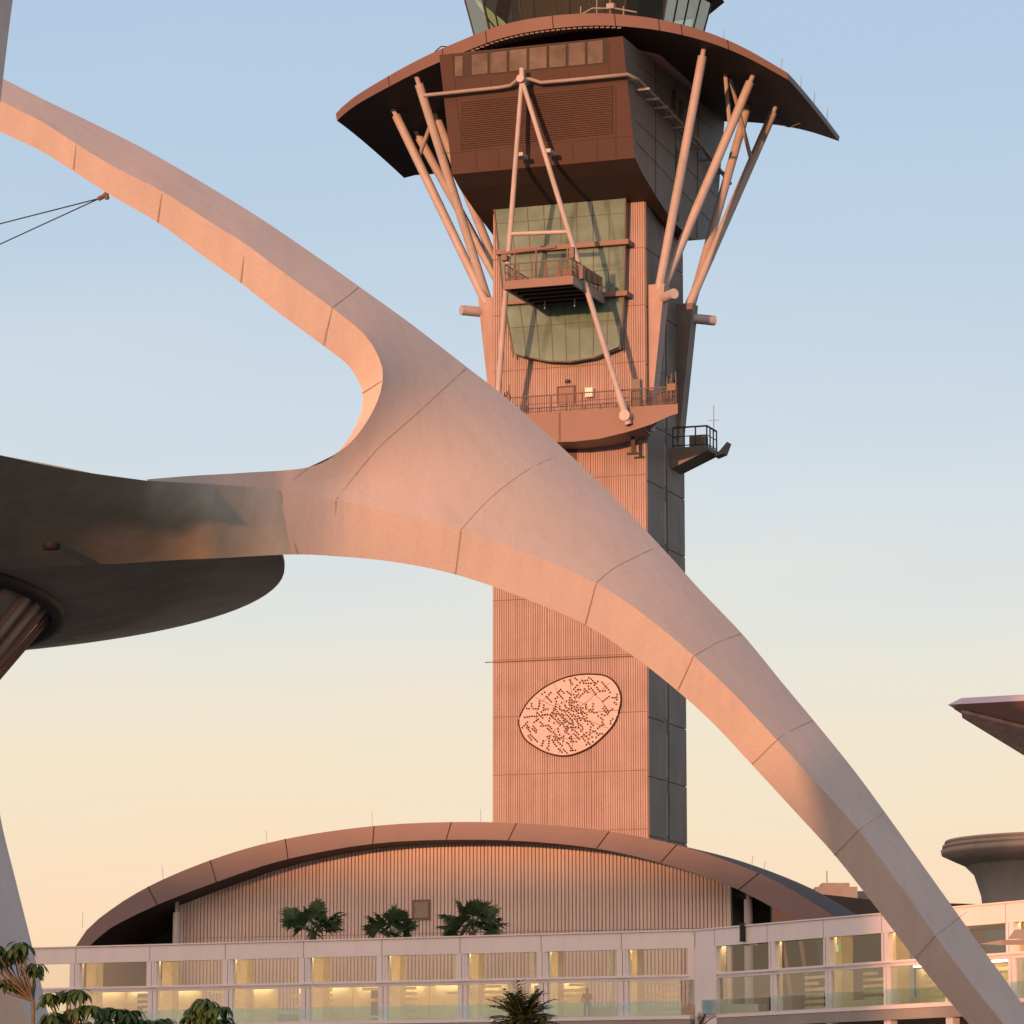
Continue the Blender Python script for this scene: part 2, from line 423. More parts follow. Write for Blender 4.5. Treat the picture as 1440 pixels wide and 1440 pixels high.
# --- body (office floors under the roof)
fb = TL(893, 222, -5.0); UB = fb.x
prof = [Vector((0, -5.0, fb.z))]
for px, py in ((903, 243), (922, 275), (945, 310), (972, 336), (1000, 336)):
    p = TU(px, py, UB); prof.append(Vector((0, p.y, p.z)))
zfront_top = 71.3
prof += [Vector((0, VD + 5.4, prof[-1].z + 3.5)), Vector((0, VD + 7.0, zfront_top)), Vector((0, -7.4, zfront_top))]
print('body', UB, [tuple(round(c, 1) for c in p) for p in prof])
UL = -UB - .05
bm_ = MB(); n = len(prof)
bm_.add([Vector((UL, p.y, p.z)) for p in prof] + [Vector((UB, p.y, p.z)) for p in prof], [tuple(range(n))], 0)
bm_.add([Vector((UB, p.y, p.z)) for p in prof], [tuple(reversed(range(n)))], 1)
for i in range(n):
    a, b = prof[i], prof[(i + 1) % n]
    bm_.add([Vector((UL, a.y, a.z)), Vector((UB, a.y, a.z)), Vector((UB, b.y, b.z)), Vector((UL, b.y, b.z))], [(0, 1, 2, 3)], 2 if i < 5 else 0)
body = obj('upper_body', bm_, ['brown', 'greypan', 'soffit'], tower)
def fv(z): return lerp(-5.0, -7.4, (z - fb.z) / (zfront_top - fb.z))
def FP(px, py):
    v = -6
    for _ in range(6):
        p = TL(px, py, v); v = fv(p.z)
    return Vector((p.x, v, p.z))
def slab_front(mb, pa, off, th, mi=0):
    """quad given by pixel corners on the leaning front"""
    q = [FP(*p) for p in pa]
    mb.prism([p + Vector((0, -off - th, 0)) for p in q], [p + Vector((0, -off, 0)) for p in q], mi)
def strip(mb, a, b, w, off=.004, th=.02):
    A, B = FP(*a), FP(*b); d = (B - A).normalized(); s = d.cross(Vector((0, 1, 0))).normalized() * w
    q = [A - s, A + s, B + s, B - s]
    mb.prism([p + Vector((0, -off - th, 0)) for p in q], [p + Vector((0, -off, 0)) for p in q])
pj = MB()
for a, b in (((622, 216), (892, 190)), ((612, 138), (892, 112)), ((640, 120), (650, 214)), ((668, 212), (671, 238)), ((700, 209), (702, 235)), ((735, 206), (737, 232)), ((770, 203), (771, 229)), ((805, 200), (806, 226)), ((840, 197), (840, 223)), ((866, 120), (866, 221)), ((636, 75), (640, 120)), ((856, 60), (858, 116)), ((690, 112), (692, 132)), ((800, 101), (801, 121))):
    strip(pj, a, b, .022)
absorb(body, pj, 'soffit')
lv = MB()
for k in range(22):
    t0 = k / 22; y0, y1 = lerp(143, 211, t0), lerp(143, 211, t0 + .6 / 22); y2, y3 = lerp(120, 189, t0), lerp(120, 189, t0 + .6 / 22)
    slab_front(lv, [(648, y1), (862, y3), (862, y2), (648, y0)], .02, .06)
obj('louvre', lv, 'brown', body)
ws = MB(); wf = MB()
xs_ = [640, 655, 664, 690, 717, 745, 773, 800, 827, 852]
for i in range(9):
    xa, xb = xs_[i], xs_[i + 1] - 4
    if i == 1: continue
    def yt(x): return lerp(80, 56, (x - 640) / 212)
    def yb(x): return lerp(108, 88, (x - 640) / 212)
    slab_front(ws, [(xa, yb(xa)), (xb, yb(xb)), (xb, yt(xb)), (xa, yt(xa))], .015, .04)
slab_front(wf, [(637, 110), (855, 90), (855, 53), (637, 77)], .002, .007)
wsp = obj('window', wf, 'dark2', body)
obj('pane', ws, 'dullpane', wsp)
# side slots and joints on the right side face
sd = MB()
def sidepoly(mb, pts, off, th, mi=0):
    q = [TU(*p, UB) for p in pts]
    mb.prism([p + Vector((off + th, 0, 0)) for p in q], [p + Vector((off, 0, 0)) for p in q], mi)
for pts in ([(951, 208), (957, 215), (955, 262), (949, 254)], [(945, 125), (950, 130), (949, 155), (944, 150)], [(955, 138), (961, 144), (960, 170), (954, 165)], [(968, 150), (973, 155), (972, 182), (967, 176)], [(946, 285), (954, 292), (954, 312), (946, 306)]):
    sd = MB(); sidepoly(sd, pts, .004, .03); obj('slot_window', sd, 'dark2', body)

sj = MB()
def sline(a, b):
    A, B = TU(*a, UB + .01), TU(*b, UB + .01); sj.tube([A, B], .022, 4)
for a, b in (((894, 170), (1010, 278)), ((894, 128), (1015, 240)), ((895, 200), (1005, 318)), ((922, 90), (922, 275)), ((950, 120), (950, 312)), ((982, 150), (980, 335)), ((897, 90), (1000, 180))):
    sline(a, b)
absorb(body, sj, 'dark2')
# hand rail pipe round the body, with brackets
hp = [FP(600, 137) + Vector((0, -.5, 0)), FP(705, 126) + Vector((0, -.5, 0)), FP(722, 123) + Vector((0, -.5, 0)), FP(733, 116) + Vector((0, -.7, 0)), FP(750, 115) + Vector((0, -.7, 0)), FP(764, 119) + Vector((0, -.5, 0)), FP(800, 116) + Vector((0, -.5, 0)), FP(886, 107.5) + Vector((0, -.5, 0)), TU(897, 112, UB + .45), TU(940, 155, UB + .5), TU(980, 197, UB + .5), TU(1027, 258, UB + .5)]
hm = MB(); hm.tube(hp, .13, 8)
for px, py in ((905, 118), (918, 132), (930, 144), (942, 157), (955, 172), (968, 186), (982, 200), (996, 217), (1010, 236)):
    p = TU(px, py + 3, UB + .5); hm.box(UB, UB + .95, p.y - .12, p.y + .12, p.z - .3, p.z - .16)
obj('pipe_rail', hm, 'steel', tower)

# --- arched roof
fp = None
HD0, HD1, CW = 5.4, 6.6, 15.9
def vfront(u): return VC - (HD0 + HD1 * max(0, 1 - (u / CW) ** 2))
fp = [(472, 160), (500, 136), (560, 100), (600, 79), (640, 61), (700, 37), (760, 24), (830, 18), (890, 21), (945, 30), (1000, 46), (1050, 68), (1105, 100)]
us, zs2 = [], []
fp = [tuple(p) for p in resample(fp, 14)]
for px, py in fp:
    v = VC - 8
    for _ in range(40):
        p = TL(px, py, v); v = lerp(v, vfront(p.x), .6)
    us.append(p.x); zs2.append(p.z)
u0 = (us[0] + us[-1]) / 2
Am = np.array([[1, (u - u0) ** 2, (u - u0) ** 4] for u in us]); ks = np.linalg.lstsq(Am, np.array(zs2), rcond=None)[0]
CW = (us[-1] - us[0]) / 2
print('roof', us[0], us[-1], ks, [round(z, 1) for z in zs2])
def zroof(u):
    if u < us[0]: return zs2[0] + (u - us[0]) * .45
    if u > us[-1]: return zs2[-1] - (u - us[-1]) * .45
    return interp(us, zs2, u)
def rth(u): return lerp(.78, .42, (abs(u - u0) / CW) ** 2)
def rdrop(u, v):
    t = (v - vfront((u - u0) * 15.9 / CW)) / 13.5; return 1.15 * max(0, t) ** 1.4 * (abs(u - u0) / CW) ** 2
NU, NV = 48, 12
top, bt = [], []
for i in range(NU + 1):
    u = u0 + CW * (2 * i / NU - 1); va = vfront((u - u0) * 15.9 / CW); vb = 2 * VC - va + 2.0
    top.append([Vector((u, lerp(va, vb, j / NV), zroof(u) - rdrop(u, lerp(va, vb, j / NV)))) for j in range(NV + 1)])
    bt.append([Vector((u, lerp(va + .25, vb - .25, j / NV), zroof(u) - rth(u) - rdrop(u, lerp(va + .25, vb - .25, j / NV)))) for j in range(NV + 1)])
rf = MB(); rf.grid(top, 0, True, True); rf.grid(bt, 1, True, False)
rf.grid([[t_[0], b_[0]] for t_, b_ in zip(top, bt)], 0, False); rf.grid([[t_[-1], b_[-1]] for t_, b_ in zip(top, bt)], 0, False, True)
rf.grid([top[0], bt[0]], 2, False); rf.grid([top[-1], bt[-1]], 2, False, True)
roof = obj('roof', rf, ['fascia', 'soffit', 'dark'], tower)
fj = MB()
for px in (545, 618, 682, 780, 865, 924, 950, 1030):
    i = min(range(NU + 1), key=lambda k: abs(proj(TG(*top[k][0]))[0] - px))
    a, b = top[i][0], bt[i][0]; fj.tube([a + Vector((0, -.01, 0)), b + Vector((0, -.01, 0))], .03, 4)
absorb(roof, fj, 'soffit')
# slatted strip of soffit between the fascia and the body
sl_ = MB(); nS = 34
for k in range(nS):
    u = lerp(UL + .5, UB - .5, k / (nS - 1)); va = vfront((u - u0) * 15.9 / CW) + .4
    z = zroof(u) - rth(u) - .03
    sl_.box(u - .13, u + .13, va, -6.6, z - .09, z)
obj('soffit_slats', sl_, 'slat', roof)
rods = [(552, 92), (660, 44), (1020, 40), (1103, 96), (1125, 122), (1143, 148), (1160, 180)]
for px, py in rods[:4]:
    i = min(range(NU + 1), key=lambda k: abs(proj(TG(*top[k][1]))[0] - px)); p = top[i][1]
    rm = MB(); rm.tube([p, p + Vector((.15, 0, .8))], .02, 5); obj('lightning_rod', rm, 'steel', roof)
for j in (3, 6, 9):
    p = top[-1][j]; rm = MB(); rm.tube([p, p + Vector((.05, 0, .8))], .02, 5); obj('lightning_rod', rm, 'steel', roof)
def on_soffit(px, py):
    best = None
    for k in range(0, 1200):
        v = -9 + k * .02; p = TL(px, py, v)
        dlt = p.z - (zroof(p.x) - rth(p.x) - rdrop(p.x, v))
        if best is not None and (best > 0) != (dlt > 0): return p
        best = dlt
    print('no soffit hit', px, py); return TL(px, py, 0)

# --- corner fins, sockets and slanted struts
STR = {}
zf_top = {1: tz(398, .8, 925), -1: tz(414, .8, 680)}
for sgn in (-1, 1):
    for v0, v1_ in ((.35, 1.45), (VD - 1.45, VD - .3)):
        zt = tz(412, .9); zb = zt - 9.6
        ft = MB(); a = sgn * (HW + .065)
        ft.prism([Vector((a, v0, zb)), Vector((a, v0, zt)), Vector((sgn * (HW + 1.2), v0, zt)), Vector((sgn * (HW + .1), v0, zb))],
                 [Vector((a, v1_, zb)), Vector((a, v1_, zt)), Vector((sgn * (HW + 1.2), v1_, zt)), Vector((sgn * (HW + .1), v1_, zb))])
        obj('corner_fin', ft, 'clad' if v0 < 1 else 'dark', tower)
        vm = (v0 + v1_) / 2; dv = -1 if v0 < 1 else 1
        cpt = Vector((sgn * (HW + .75), vm, zt - .9)); dd = Vector((sgn, dv, 0)).normalized()
        sm = MB(); sm.tube([cpt - dd * .5, cpt + dd * 1.9], .34, 16)
        obj('socket_pipe', sm, 'strut', tower)
        base = Vector((sgn * (HW + .62), vm, zt - .3))
        if sgn < 0 and dv < 0: tops = [(553, 154), (586, 108)]
        elif sgn > 0 and dv < 0: tops = [(990, 68), (1059, 106)]
        elif sgn > 0: tops = [(1091, 150), (1052, 147)]
        else: tops = [(612, 160), (585, 185)]
        for i_, (px, py) in enumerate(tops):
            q = on_soffit(px, py)
            b_ = base + Vector((sgn * .1, 0, 0)) + Vector((0, .45 * (1 if i_ else -1) * .6, 0))
            st_ = MB(); st_.tube([b_, lerp(b_, q, .5), q + (b_ - q).normalized() * .5], .30, 14)
            st_.tube([q + (b_ - q).normalized() * .5, q + (q - b_).normalized() * .15], .17, 10)
            for t in (.25, .5, .75):
                c_ = lerp(b_, q, t); d_ = (q - b_).normalized() * .04; st_.tube([c_ - d_, c_ + d_], .312, 14)
            obj('strut', st_, 'strut', tower); STR[(sgn, dv, i_)] = (b_, q)
for a, py, key in (((1020, 104), 182, (1, -1, 1)), ((1027, 110), 228, (1, 1, 0)), ((610, 164), 226, (-1, -1, 0))):
    sb_, sq_ = STR[key]; e = min((lerp(sb_, sq_, k / 200) for k in range(201)), key=lambda p: abs(proj(TG(*p))[1] - py))
    br_ = MB(); q = on_soffit(*a); br_.tube([q, e], .15, 8); obj('brace', br_, 'strut', tower)
cbm = MB(); q = on_soffit(1092, 170); q2 = on_soffit(1128, 172); cbm.tube([q + Vector((0, 0, -.2)), lerp(q, q2, .5) + Vector((0, 0, -.4)), q2], .03, 5); obj('cable', cbm, 'steel', tower)

# --- cab at the top
zc = zroof(0) - .15
octo = [(-4.6, -6.2), (4.6, -6.2), (6.4, -3.8), (6.4, 3.8), (4.6, 6.2), (-4.6, 6.2), (-6.4, 3.8), (-6.4, -3.8)]
cb = MB(); cb.prism([Vector((x, VC + y, zc - .8)) for x, y in octo], [Vector((x * 1.0, VC + y, zc + .75)) for x, y in octo])
cab = obj('cab_base', cb, 'cream', tower)
gl_, mu, dk = MB(), MB(), MB()
lo = [Vector((x, VC + y, zc + .75)) for x, y in octo]; hi = [Vector((x * 1.16, VC + y * 1.16, zc + 5.2)) for x, y in octo]
for i in range(8):
    j = (i + 1) % 8
    gl_.add([lo[i], lo[j], hi[j], hi[i]], [(0, 1, 2, 3)])
    nn = 4 if i % 2 == 0 else 1
    for k in range(nn): mu = MB(); mu.tube([lerp(lo[i], lo[j], k / nn), lerp(hi[i], hi[j], k / nn)], .06, 6); obj('mullion', mu, 'dark2', tower)
gl_.add([Vector((x * 1.16, VC + y * 1.16, zc + 5.2)) for x, y in octo], [tuple(range(8))])
obj('cab_glass', gl_, 'cabglass', tower)
dk.prism([Vector((x * .7, VC + y * .7, zc + .76)) for x, y in octo], [Vector((x * .7, VC + y * .7, zc + 5.1)) for x, y in octo]); obj('cab_core', dk, 'dark2', tower)
cr = MB(); cr.prism([Vector((x * 1.28, VC + y * 1.28, zc + 5.22)) for x, y in octo], [Vector((x * 1.22, VC + y * 1.22, zc + 6.1)) for x, y in octo]); obj('cab_roof', cr, 'brown', tower)
ca = MB(); u = -6.9; z = zroof(u); v = vfront(u * 15.9 / CW) + 1.2
ca.tube([(u + .9, v, z + .1), (u + .6, v, z + .65), (u, v, z + .75), (u - .3, v, z + .55)], .045, 6); ca.box(u - .42, u - .2, v - .1, v + .1, z + .2, z + .5)
ca.tube([(u + 1, v, z + .2), (u + 2.4, v, z + .55), (u + 3.4, v, z + .5)], .06, 6)
obj('security_camera', ca, 'dark2', tower)
ra = MB(); v = vfront(5) + .6
ra.tube([(3.0, v, zroof(3) + .1), (4.0, v, zroof(4) + .55), (5.6, v, zroof(5.6) + .45), (7, v, zroof(7) + .2)], .05, 6)
for u in (3.2, 4.3, 5.2, 6.1): ra.tube([(u, v, zroof(u) - .05), (u, v, zroof(u) + .9 + .3 * math.sin(u * 9))], .035, 6)
ra.box(5.0, 5.5, v - .2, v + .2, zroof(5.2) + .4, zroof(5.2) + .75)
obj('roof_rail', ra, 'steel', tower)

# --- front A-frame, hanging gallery
apex = FP(742, 118) + Vector((0, -1.1, 0))
footR = TL(880, 585, -3.35); footL = Vector((2 * TL(787, 585, -3.35).x - footR.x, -3.35, footR.z))
footL = TL(697, 598, -3.35)
def leg(t, f): return lerp(apex, f, t)
tR = 0
af = MB()
af.tube([apex + Vector((0, 0, .75)), apex + Vector((0, 0, -.2))], .17, 10)
af.tube([apex + Vector((0, -.35, 0)), apex + Vector((0, .75, 0))], .26, 14)
for f in (footL, footR):
    af.tube([apex, leg(.3, f), leg(.7, f), f], .15, 10, r2=.2); af.tube([f + Vector((0, -.3, 0)), f + Vector((0, .35, 0))], .36, 16)
    d_ = (apex - f).normalized(); af.tube([f - d_ * .55, f + d_ * 1.6], .25, 10)
def tleg(f, py):
    a, b = 0, 1
    for _ in range(30):
        m_ = (a + b) / 2
        if proj(TG(*leg(m_, f)))[1] < py: a = m_
        else: b = m_
    return leg(a, f)
af.tube([tleg(footL, 329), tleg(footR, 326)], .14, 8)
af.box(*(lambda p: (p.x - .15, p.x + .45, p.y, p.y + 1.0, p.z - .12, p.z + .12))(tleg(footL, 217))); af.box(*(lambda p: (p.x - .15, p.x + .45, p.y, p.y + 1.0, p.z - .12, p.z + .12))(tleg(footR, 212)))
obj('a_frame', af, 'strut', tower)

vg = -7.2
g0 = TL(708, 404, vg); g1 = TL(806, 398, vg); zg = (g0.z + g1.z) / 2 - .1
gd = MB()
gd.box(g0.x, g1.x, vg, vg + .18, zg, zg + .55)
gd.box(g0.x, g0.x + .16, vg + .181, -.9, zg, zg + .55, 1); gd.box(g1.x - .16, g1.x, vg + .181, -.9, zg, zg + .55, 1)
gd.box(g0.x + .161, g1.x - .161, vg + .181, -.9, zg + .40, zg + .5, 2)
for k in range(5):
    v = vg + 1.1 + k * 1.1; gd.box(g0.x + .161, g1.x - .161, v, v + .18, zg + .08, zg + .399, 2)
gal = obj('gallery', gd, ['fascia', 'steel', 'dark2'], tower)
gr = MB()
zr = zg + .55
def railing(mb, pts, h, posts, mesh_mi=1, bars=True, pr=.035):
    for a, b in zip(pts[:-1], pts[1:]):
        a, b = Vector(a), Vector(b); n = max(1, int(round((b - a).length / posts)))
        up = Vector((0, 0, h))
        mb.tube([a + up, b + up], pr * 1.3, 6); mb.tube([a + up * .55, b + up * .55], pr * .7, 5); mb.tube([a + up * .1, b + up * .1], pr * .8, 5)
        for k in range(n + 1):
            c_ = lerp(a, b, k / n); mb.tube([c_, c_ + up], pr, 6)
        if bars:
            nb_ = int((b - a).length / .13)
            for k in range(nb_):
                c_ = lerp(a, b, (k + .5) / nb_); mb.tube([c_ + up * .1, c_ + up * .93], .012, 4, mesh_mi, caps=False)
railing(gr, [(g0.x + .08, -1.2, zr), (g0.x + .08, vg + .09, zr), (g1.x - .08, vg + .09, zr), (g1.x - .08, -1.2, zr)], 1.1, .9)
obj('railing', gr, ['rail', 'meshp'], gal)
hg = MB()
for px in (724, 754, 798):
    p = TL(px, 380, vg + .6); hg.tube([(p.x, vg + .6, zr), (p.x, vg + .6, zr + 2.0)], .06, 6)
hg.tube([(g0.x - .3, vg + .6, zr + 1.95), (g0.x + 3.4, vg + .6, zr + 2.1)], .11, 8)
hg.box(g1.x - 1.35, g1.x - .3, vg + .5, vg + 1.2, zr + .05, zr + .55)
obj('hoist_frame', hg, 'fascia', gal)
for k, (du, dv_) in enumerate(((.1, 1.0), (.2, 2.0), (.15, 3.2), (.1, 4.2))):
    eq = MB(); eq.box(g1.x + .02, g1.x + .3, vg + dv_, vg + dv_ + .55, zr + .1 * k, zr + .9); obj('equipment', eq, 'rail', gal)
eq = MB(); eq.box(g0.x - .12, g0.x + .25, vg - .1, vg + .4, zr + 1.35, zr + 1.7)
obj('equipment', eq, 'rail', gal)
eq = MB(); eq.box(g1.x - .3, g1.x, vg + .1, vg + .4, zr + 1.2, zr + 1.9)
obj('equipment', eq, 'rail', gal)
for px in (766, 808):
    dr = MB(); p = TL(px, 440, vg + 4.5); dr.tube([(p.x, vg + 4.5, zg + .4), (p.x, vg + 4.5, zg - .45)], .05, 6); obj('hanger', dr, 'strut', gal)

# --- balcony with curved belly
vb_ = -3.0
bu = TL(953, 567, vb_).x; zbt = tz(578, vb_)
lowp = [TL(x, y, vb_) for x, y in ((807, 621), (843, 617), (884, 607), (918, 596), (948, 582))]
cu = lowp[0].x
def zlow(u):
    a = abs(u - cu); xs2 = [0] + [p.x - cu for p in lowp[1:]] + [20]; ys2 = [lowp[0].z] + [p.z for p in lowp[1:]] + [lowp[-1].z + .5]
    return min(interp(xs2, ys2, a), zbt - .35)
bl0 = 2 * cu - bu
fr = []
for k in range(25):
    u = lerp(bl0, bu, k / 24); fr.append(Vector((u, vb_, zlow(u))))
fr += [Vector((bu, vb_, zbt)), Vector((bl0, vb_, zbt))]
bk = [Vector((max(-HW - .3, min(HW + .3, p.x)), -.06, p.z)) for p in fr]
bmb = MB(); bmb.prism(fr, bk)
bal = obj('balcony', bmb, 'fascia', tower)
rl = MB(); railing(rl, [(bl0 + .1, vb_ + .1, zbt), (bu - .1, vb_ + .1, zbt), (HW + .35, -.2, zbt)], 1.15, 1.1)
obj('railing', rl, ['rail', 'meshp'], bal)
fjb = MB(); p = TL(787, 600, vb_); fjb.tube([(p.x, vb_ - .01, zbt - .05), (p.x, vb_ - .01, zlow(p.x) + .05)], .05, 5); obj('drain', fjb, 'rail', bal)
bx = MB(); p = TL(892, 560, -2.6); bx.box(p.x - .25, p.x + .35, -2.5, -2.0, zbt, zbt + 1.9); obj('cabinet', bx, 'dark', bal)
un = MB(); p = TL(890, 615, -1.2); un.box(p.x - .1, p.x + .15, -1.3, -1.05, zlow(p.x) - 1.0, zlow(p.x) + .2); un.box(p.x - .4, p.x + .3, -1.3, -1.0, zlow(p.x) - 1.1, zlow(p.x) - .98); obj('hanger', un, 'dark2', bal)
da, db = TL(784, 570, 0), TL(810, 542, 0)
dm = MB(); dm.box(da.x, db.x, -.1, -.058, da.z, db.z, 0); dm.box(da.x + .12, db.x - .12, -.13, -.101, da.z, db.z - .12, 1)
obj('door', dm, ['brown', 'fascia'], tower)
xb_ = MB(); p = TL(829, 552, -.3); xb_.box(p.x - .25, p.x + .25, -.45, -.06, p.z - .3, p.z + .3); obj('equipment_box', xb_, 'white', tower)
lk = MB(); p = TL(798, 536, -.2); lk.box(p.x - .15, p.x + .15, -.3, -.06, p.z - .1, p.z + .1); obj('wall_light', lk, 'dark2', tower)
for px, py in ((712, 565), (945, 560)):
    an = MB(); p = TL(px, py, vb_ + .15); rr = random.Random(int(px))
    for k in range(5):
        du = rr.uniform(-.35, .35); an.tube([(p.x + du, p.y, zbt + .4), (p.x + du + rr.uniform(-.1, .1), p.y, zbt + 1.3 + rr.random() * .9)], .04, 5)
    an.box(p.x - .3, p.x + .25, p.y - .1, p.y + .15, zbt + .9, zbt + 1.35)
    obj('antenna', an, 'rail', bal)
dk_ = MB(); p = TL(790, 640, 0); q = TL(812, 650, 0); dk_.box(p.x, q.x, -.075, -.056, tz(660), tz(618)); obj('vent_panel', dk_, 'brown', tower)
cw = MB(); p = TL(693, 931, -.15); cw.tube([Vector((-HW - .5, -.12, p.z)), Vector((HW - .1, -.12, p.z))], .035, 6); obj('cable', cw, 'rail', tower)

# --- small balcony on the shaded side
vs_ = 6.2
z0 = TL(985, 632, vs_).z; z1 = TL(985, 600, vs_).z
sbm = MB(); ue = TL(1003, 632, vs_).x
sbm.prism([Vector((HW + .07, vs_ - 1.2, z0 - 1.4)), Vector((ue, vs_ - 1.2, z0 - .3)), Vector((ue, vs_ - 1.2, z0)), Vector((HW + .07, vs_ - 1.2, z0))],
          [Vector((HW + .07, vs_ + 1.2, z0 - 1.4)), Vector((ue, vs_ + 1.2, z0 - .3)), Vector((ue, vs_ + 1.2, z0)), Vector((HW + .07, vs_ + 1.2, z0))])
sbm.prism([Vector((ue + .01, vs_ + .2, z0 - .5)), Vector((ue + .9, vs_ + .2, z0 + .45)), Vector((ue + .6, vs_ + .2, z0 - .3))], [Vector((ue + .01, vs_ + 1.2, z0 - .5)), Vector((ue + .9, vs_ + 1.2, z0 + .45)), Vector((ue + .6, vs_ + 1.2, z0 - .3))])
sb = obj('side_balcony', sbm, 'dark', tower)
srl = MB(); railing(srl, [(HW + .2, vs_ - 1.1, z0), (ue - .1, vs_ - 1.1, z0), (ue - .1, vs_ + 1.1, z0)], 1.35, .8, bars=False, pr=.05)
obj('railing', srl, 'dark2', sb)
sa = MB(); sa.tube([(ue - .1, vs_ + .5, z0 + 1.2), (ue - .1, vs_ + .5, z0 + 3.0)], .03, 5); sa.tube([(ue - .5, vs_ + .5, z0 + 2.0), (ue + .3, vs_ + .5, z0 + 2.0)], .015, 4); obj('antenna', sa, 'steel', sb)
uni = MB(); uni.box(ue - 1.5, ue - .5, vs_ - .5, vs_ + .5, z0 + .001, z0 + .9); obj('equipment_box', uni, 'greypan', sb)

# ================================================================== VAULTED BUILDING
VO = hit(660, 1200, P(660, 1200, 222), E2); VO = Vector((VO.x, VO.y, 0))
vault = thing('vaulted_building', 'low hall at the tower foot with a wide curved brown roof and ribbed pink front', 'building', VO, -PHI)
def VL(px, py, v):
    p = hit(px, py, VO + E2 * v, E2) - VO; return Vector((p.dot(E1), v, p.z))
ov = -2.6
outer = [(104, 1334), (125, 1303), (200, 1251), (300, 1208), (400, 1180), (520, 1162), (630, 1156), (740, 1158), (850, 1168), (960, 1190), (1060, 1225), (1120, 1255), (1185, 1296)]
inner = [(122, 1334), (150, 1308), (215, 1275), (305, 1240), (400, 1209), (520, 1187), (630, 1181), (740, 1183), (850, 1195), (955, 1221), (1045, 1254), (1100, 1284), (1150, 1305)]
oo = [VL(p.x, p.y, ov) for p in resample(outer, 30)]; ii = [VL(p.x, p.y, ov) for p in resample(inner, 30)]
def samp(l, n):
    xs = [p.x for p in l]; return [(x, interp(xs, [p.z for p in l], x)) for x in np.linspace(xs[0], xs[-1], n)]
so_, si_ = samp(oo, 60), samp(ii, 60)
vd = 5.2
vr = MB()
vr.grid([[Vector((x, ov, z)), Vector((x, vd, z))] for x, z in so_], 1, True, True)
vr.grid([[Vector((x, ov, z)), Vector((x, vd, z))] for x, z in si_], 2, True)
vr.grid([[Vector((a[0], ov, a[1])), Vector((b[0], ov, b[1]))] for a, b in zip(so_, si_)], 0, False)
vr.grid([[Vector((a[0], vd, a[1])), Vector((b[0], vd, b[1]))] for a, b in zip(so_, si_)], 0, False, True)
for a, b in ((so_[0], si_[0]), (so_[-1], si_[-1])): vr.add([Vector((a[0], ov, a[1])), Vector((b[0], ov, b[1])), Vector((b[0], vd, b[1])), Vector((a[0], vd, a[1]))], [(0, 1, 2, 3)], 0)
vroof = obj('roof', vr, ['vfascia', 'roofdark', 'soffit'], vault)
vj = MB()
for px in (205, 304, 409, 517, 626, 735, 848, 959, 1068):
    i = min(range(60), key=lambda k: abs((VL(px, 1180, ov).x) - so_[k][0])); a, b = so_[i], si_[i]
    b = (lerp(a[0], b[0], 1), b[1]); vj.tube([(a[0], ov - .012, a[1]), (b[0], ov - .012, b[1])], .03, 4)
absorb(vroof, vj, 'soffit')
for px, py, lean in ((116, 1300, .02), (230, 1235, -.12), (376, 1185, -.1), (524, 1160, -.06), (676, 1156, 0), (1056, 1222, .12), (1072, 1230, .2), (892, 1172, .05)):
    p = VL(px, py, ov + .6); rm = MB(); rm.tube([p + Vector((0, 0, -.2)), p + Vector((lean, 0, .75))], .012, 4); obj('lightning_rod', rm, 'steel', vroof)
ua, ub = VL(258, 1300, 0).x, VL(1022, 1290, 0).x
zbase = 0
vw = MB(); n = 42
xs_i = [p[0] for p in si_]; zs_i = [p[1] for p in si_]
def vz(u): return interp(xs_i, zs_i, u) + .15
cols = np.linspace(ua, ub, n)
vw.prism([Vector((u, .08, vz(u))) for u in cols] + [Vector((ub, .08, 0)), Vector((ua, .08, 0))], [Vector((u, .3, vz(u))) for u in cols] + [Vector((ub, .3, 0)), Vector((ua, .3, 0))], 1)
zsm = VL(700, 1311, 0).z
nr = 150; st = (ub - ua) / nr
vjx = [VL(x, 1280, 0).x for x in (405, 555, 630, 710, 785, 943)]
for k in range(nr):
    u = ua + st * k; zt = min(vz(u), vz(u + st)) - .02
    wdt = .036 if k % 19 else .06
    vw.box(u + wdt, u + st - wdt, -.03, .079, zsm + .02, zt, 0); vw.box(u + wdt, u + st - wdt, -.03, .079, 0, zsm - .02, 0)
vw.box(ua - .25, ua, -.05, .3, 0, vz(ua) - .02, 0); vw.box(ub, ub + .25, -.05, .3, 0, vz(ub) - .02, 0)
obj('front_wall', vw, ['vclad', 'vgap'], vault)
bw = MB(); us_ = np.linspace(ua - 9, ua - .26, 12); bw.prism([Vector((u, 4.5, min(vz(u) - .1, 40))) for u in us_] + [Vector((us_[-1], 4.5, 0)), Vector((us_[0], 4.5, 0))], [Vector((u, 4.8, vz(u) - .1)) for u in us_] + [Vector((us_[-1], 4.8, 0)), Vector((us_[0], 4.8, 0))]); obj('recessed_wall', bw, 'dark2', vault)
bw = MB(); bw.box(ub + .26, ub + 1.4, 4, 4.3, 0, vz(ub + 1.4) - .2); obj('recessed_wall', bw, 'dark2', vault)
sdw = MB(); sdw.box(ua - .2, ua - .01, 0.31, 4.49, 0, vz(ua - .2) - .2); obj('side_wall', sdw, 'dark2', vault); sdw = MB(); sdw.box(ub + .01, ub + .2, 0.31, 4.9, 0, vz(ub + .2) - .2); obj('side_wall', sdw, 'dark2', vault)
glz = MB()
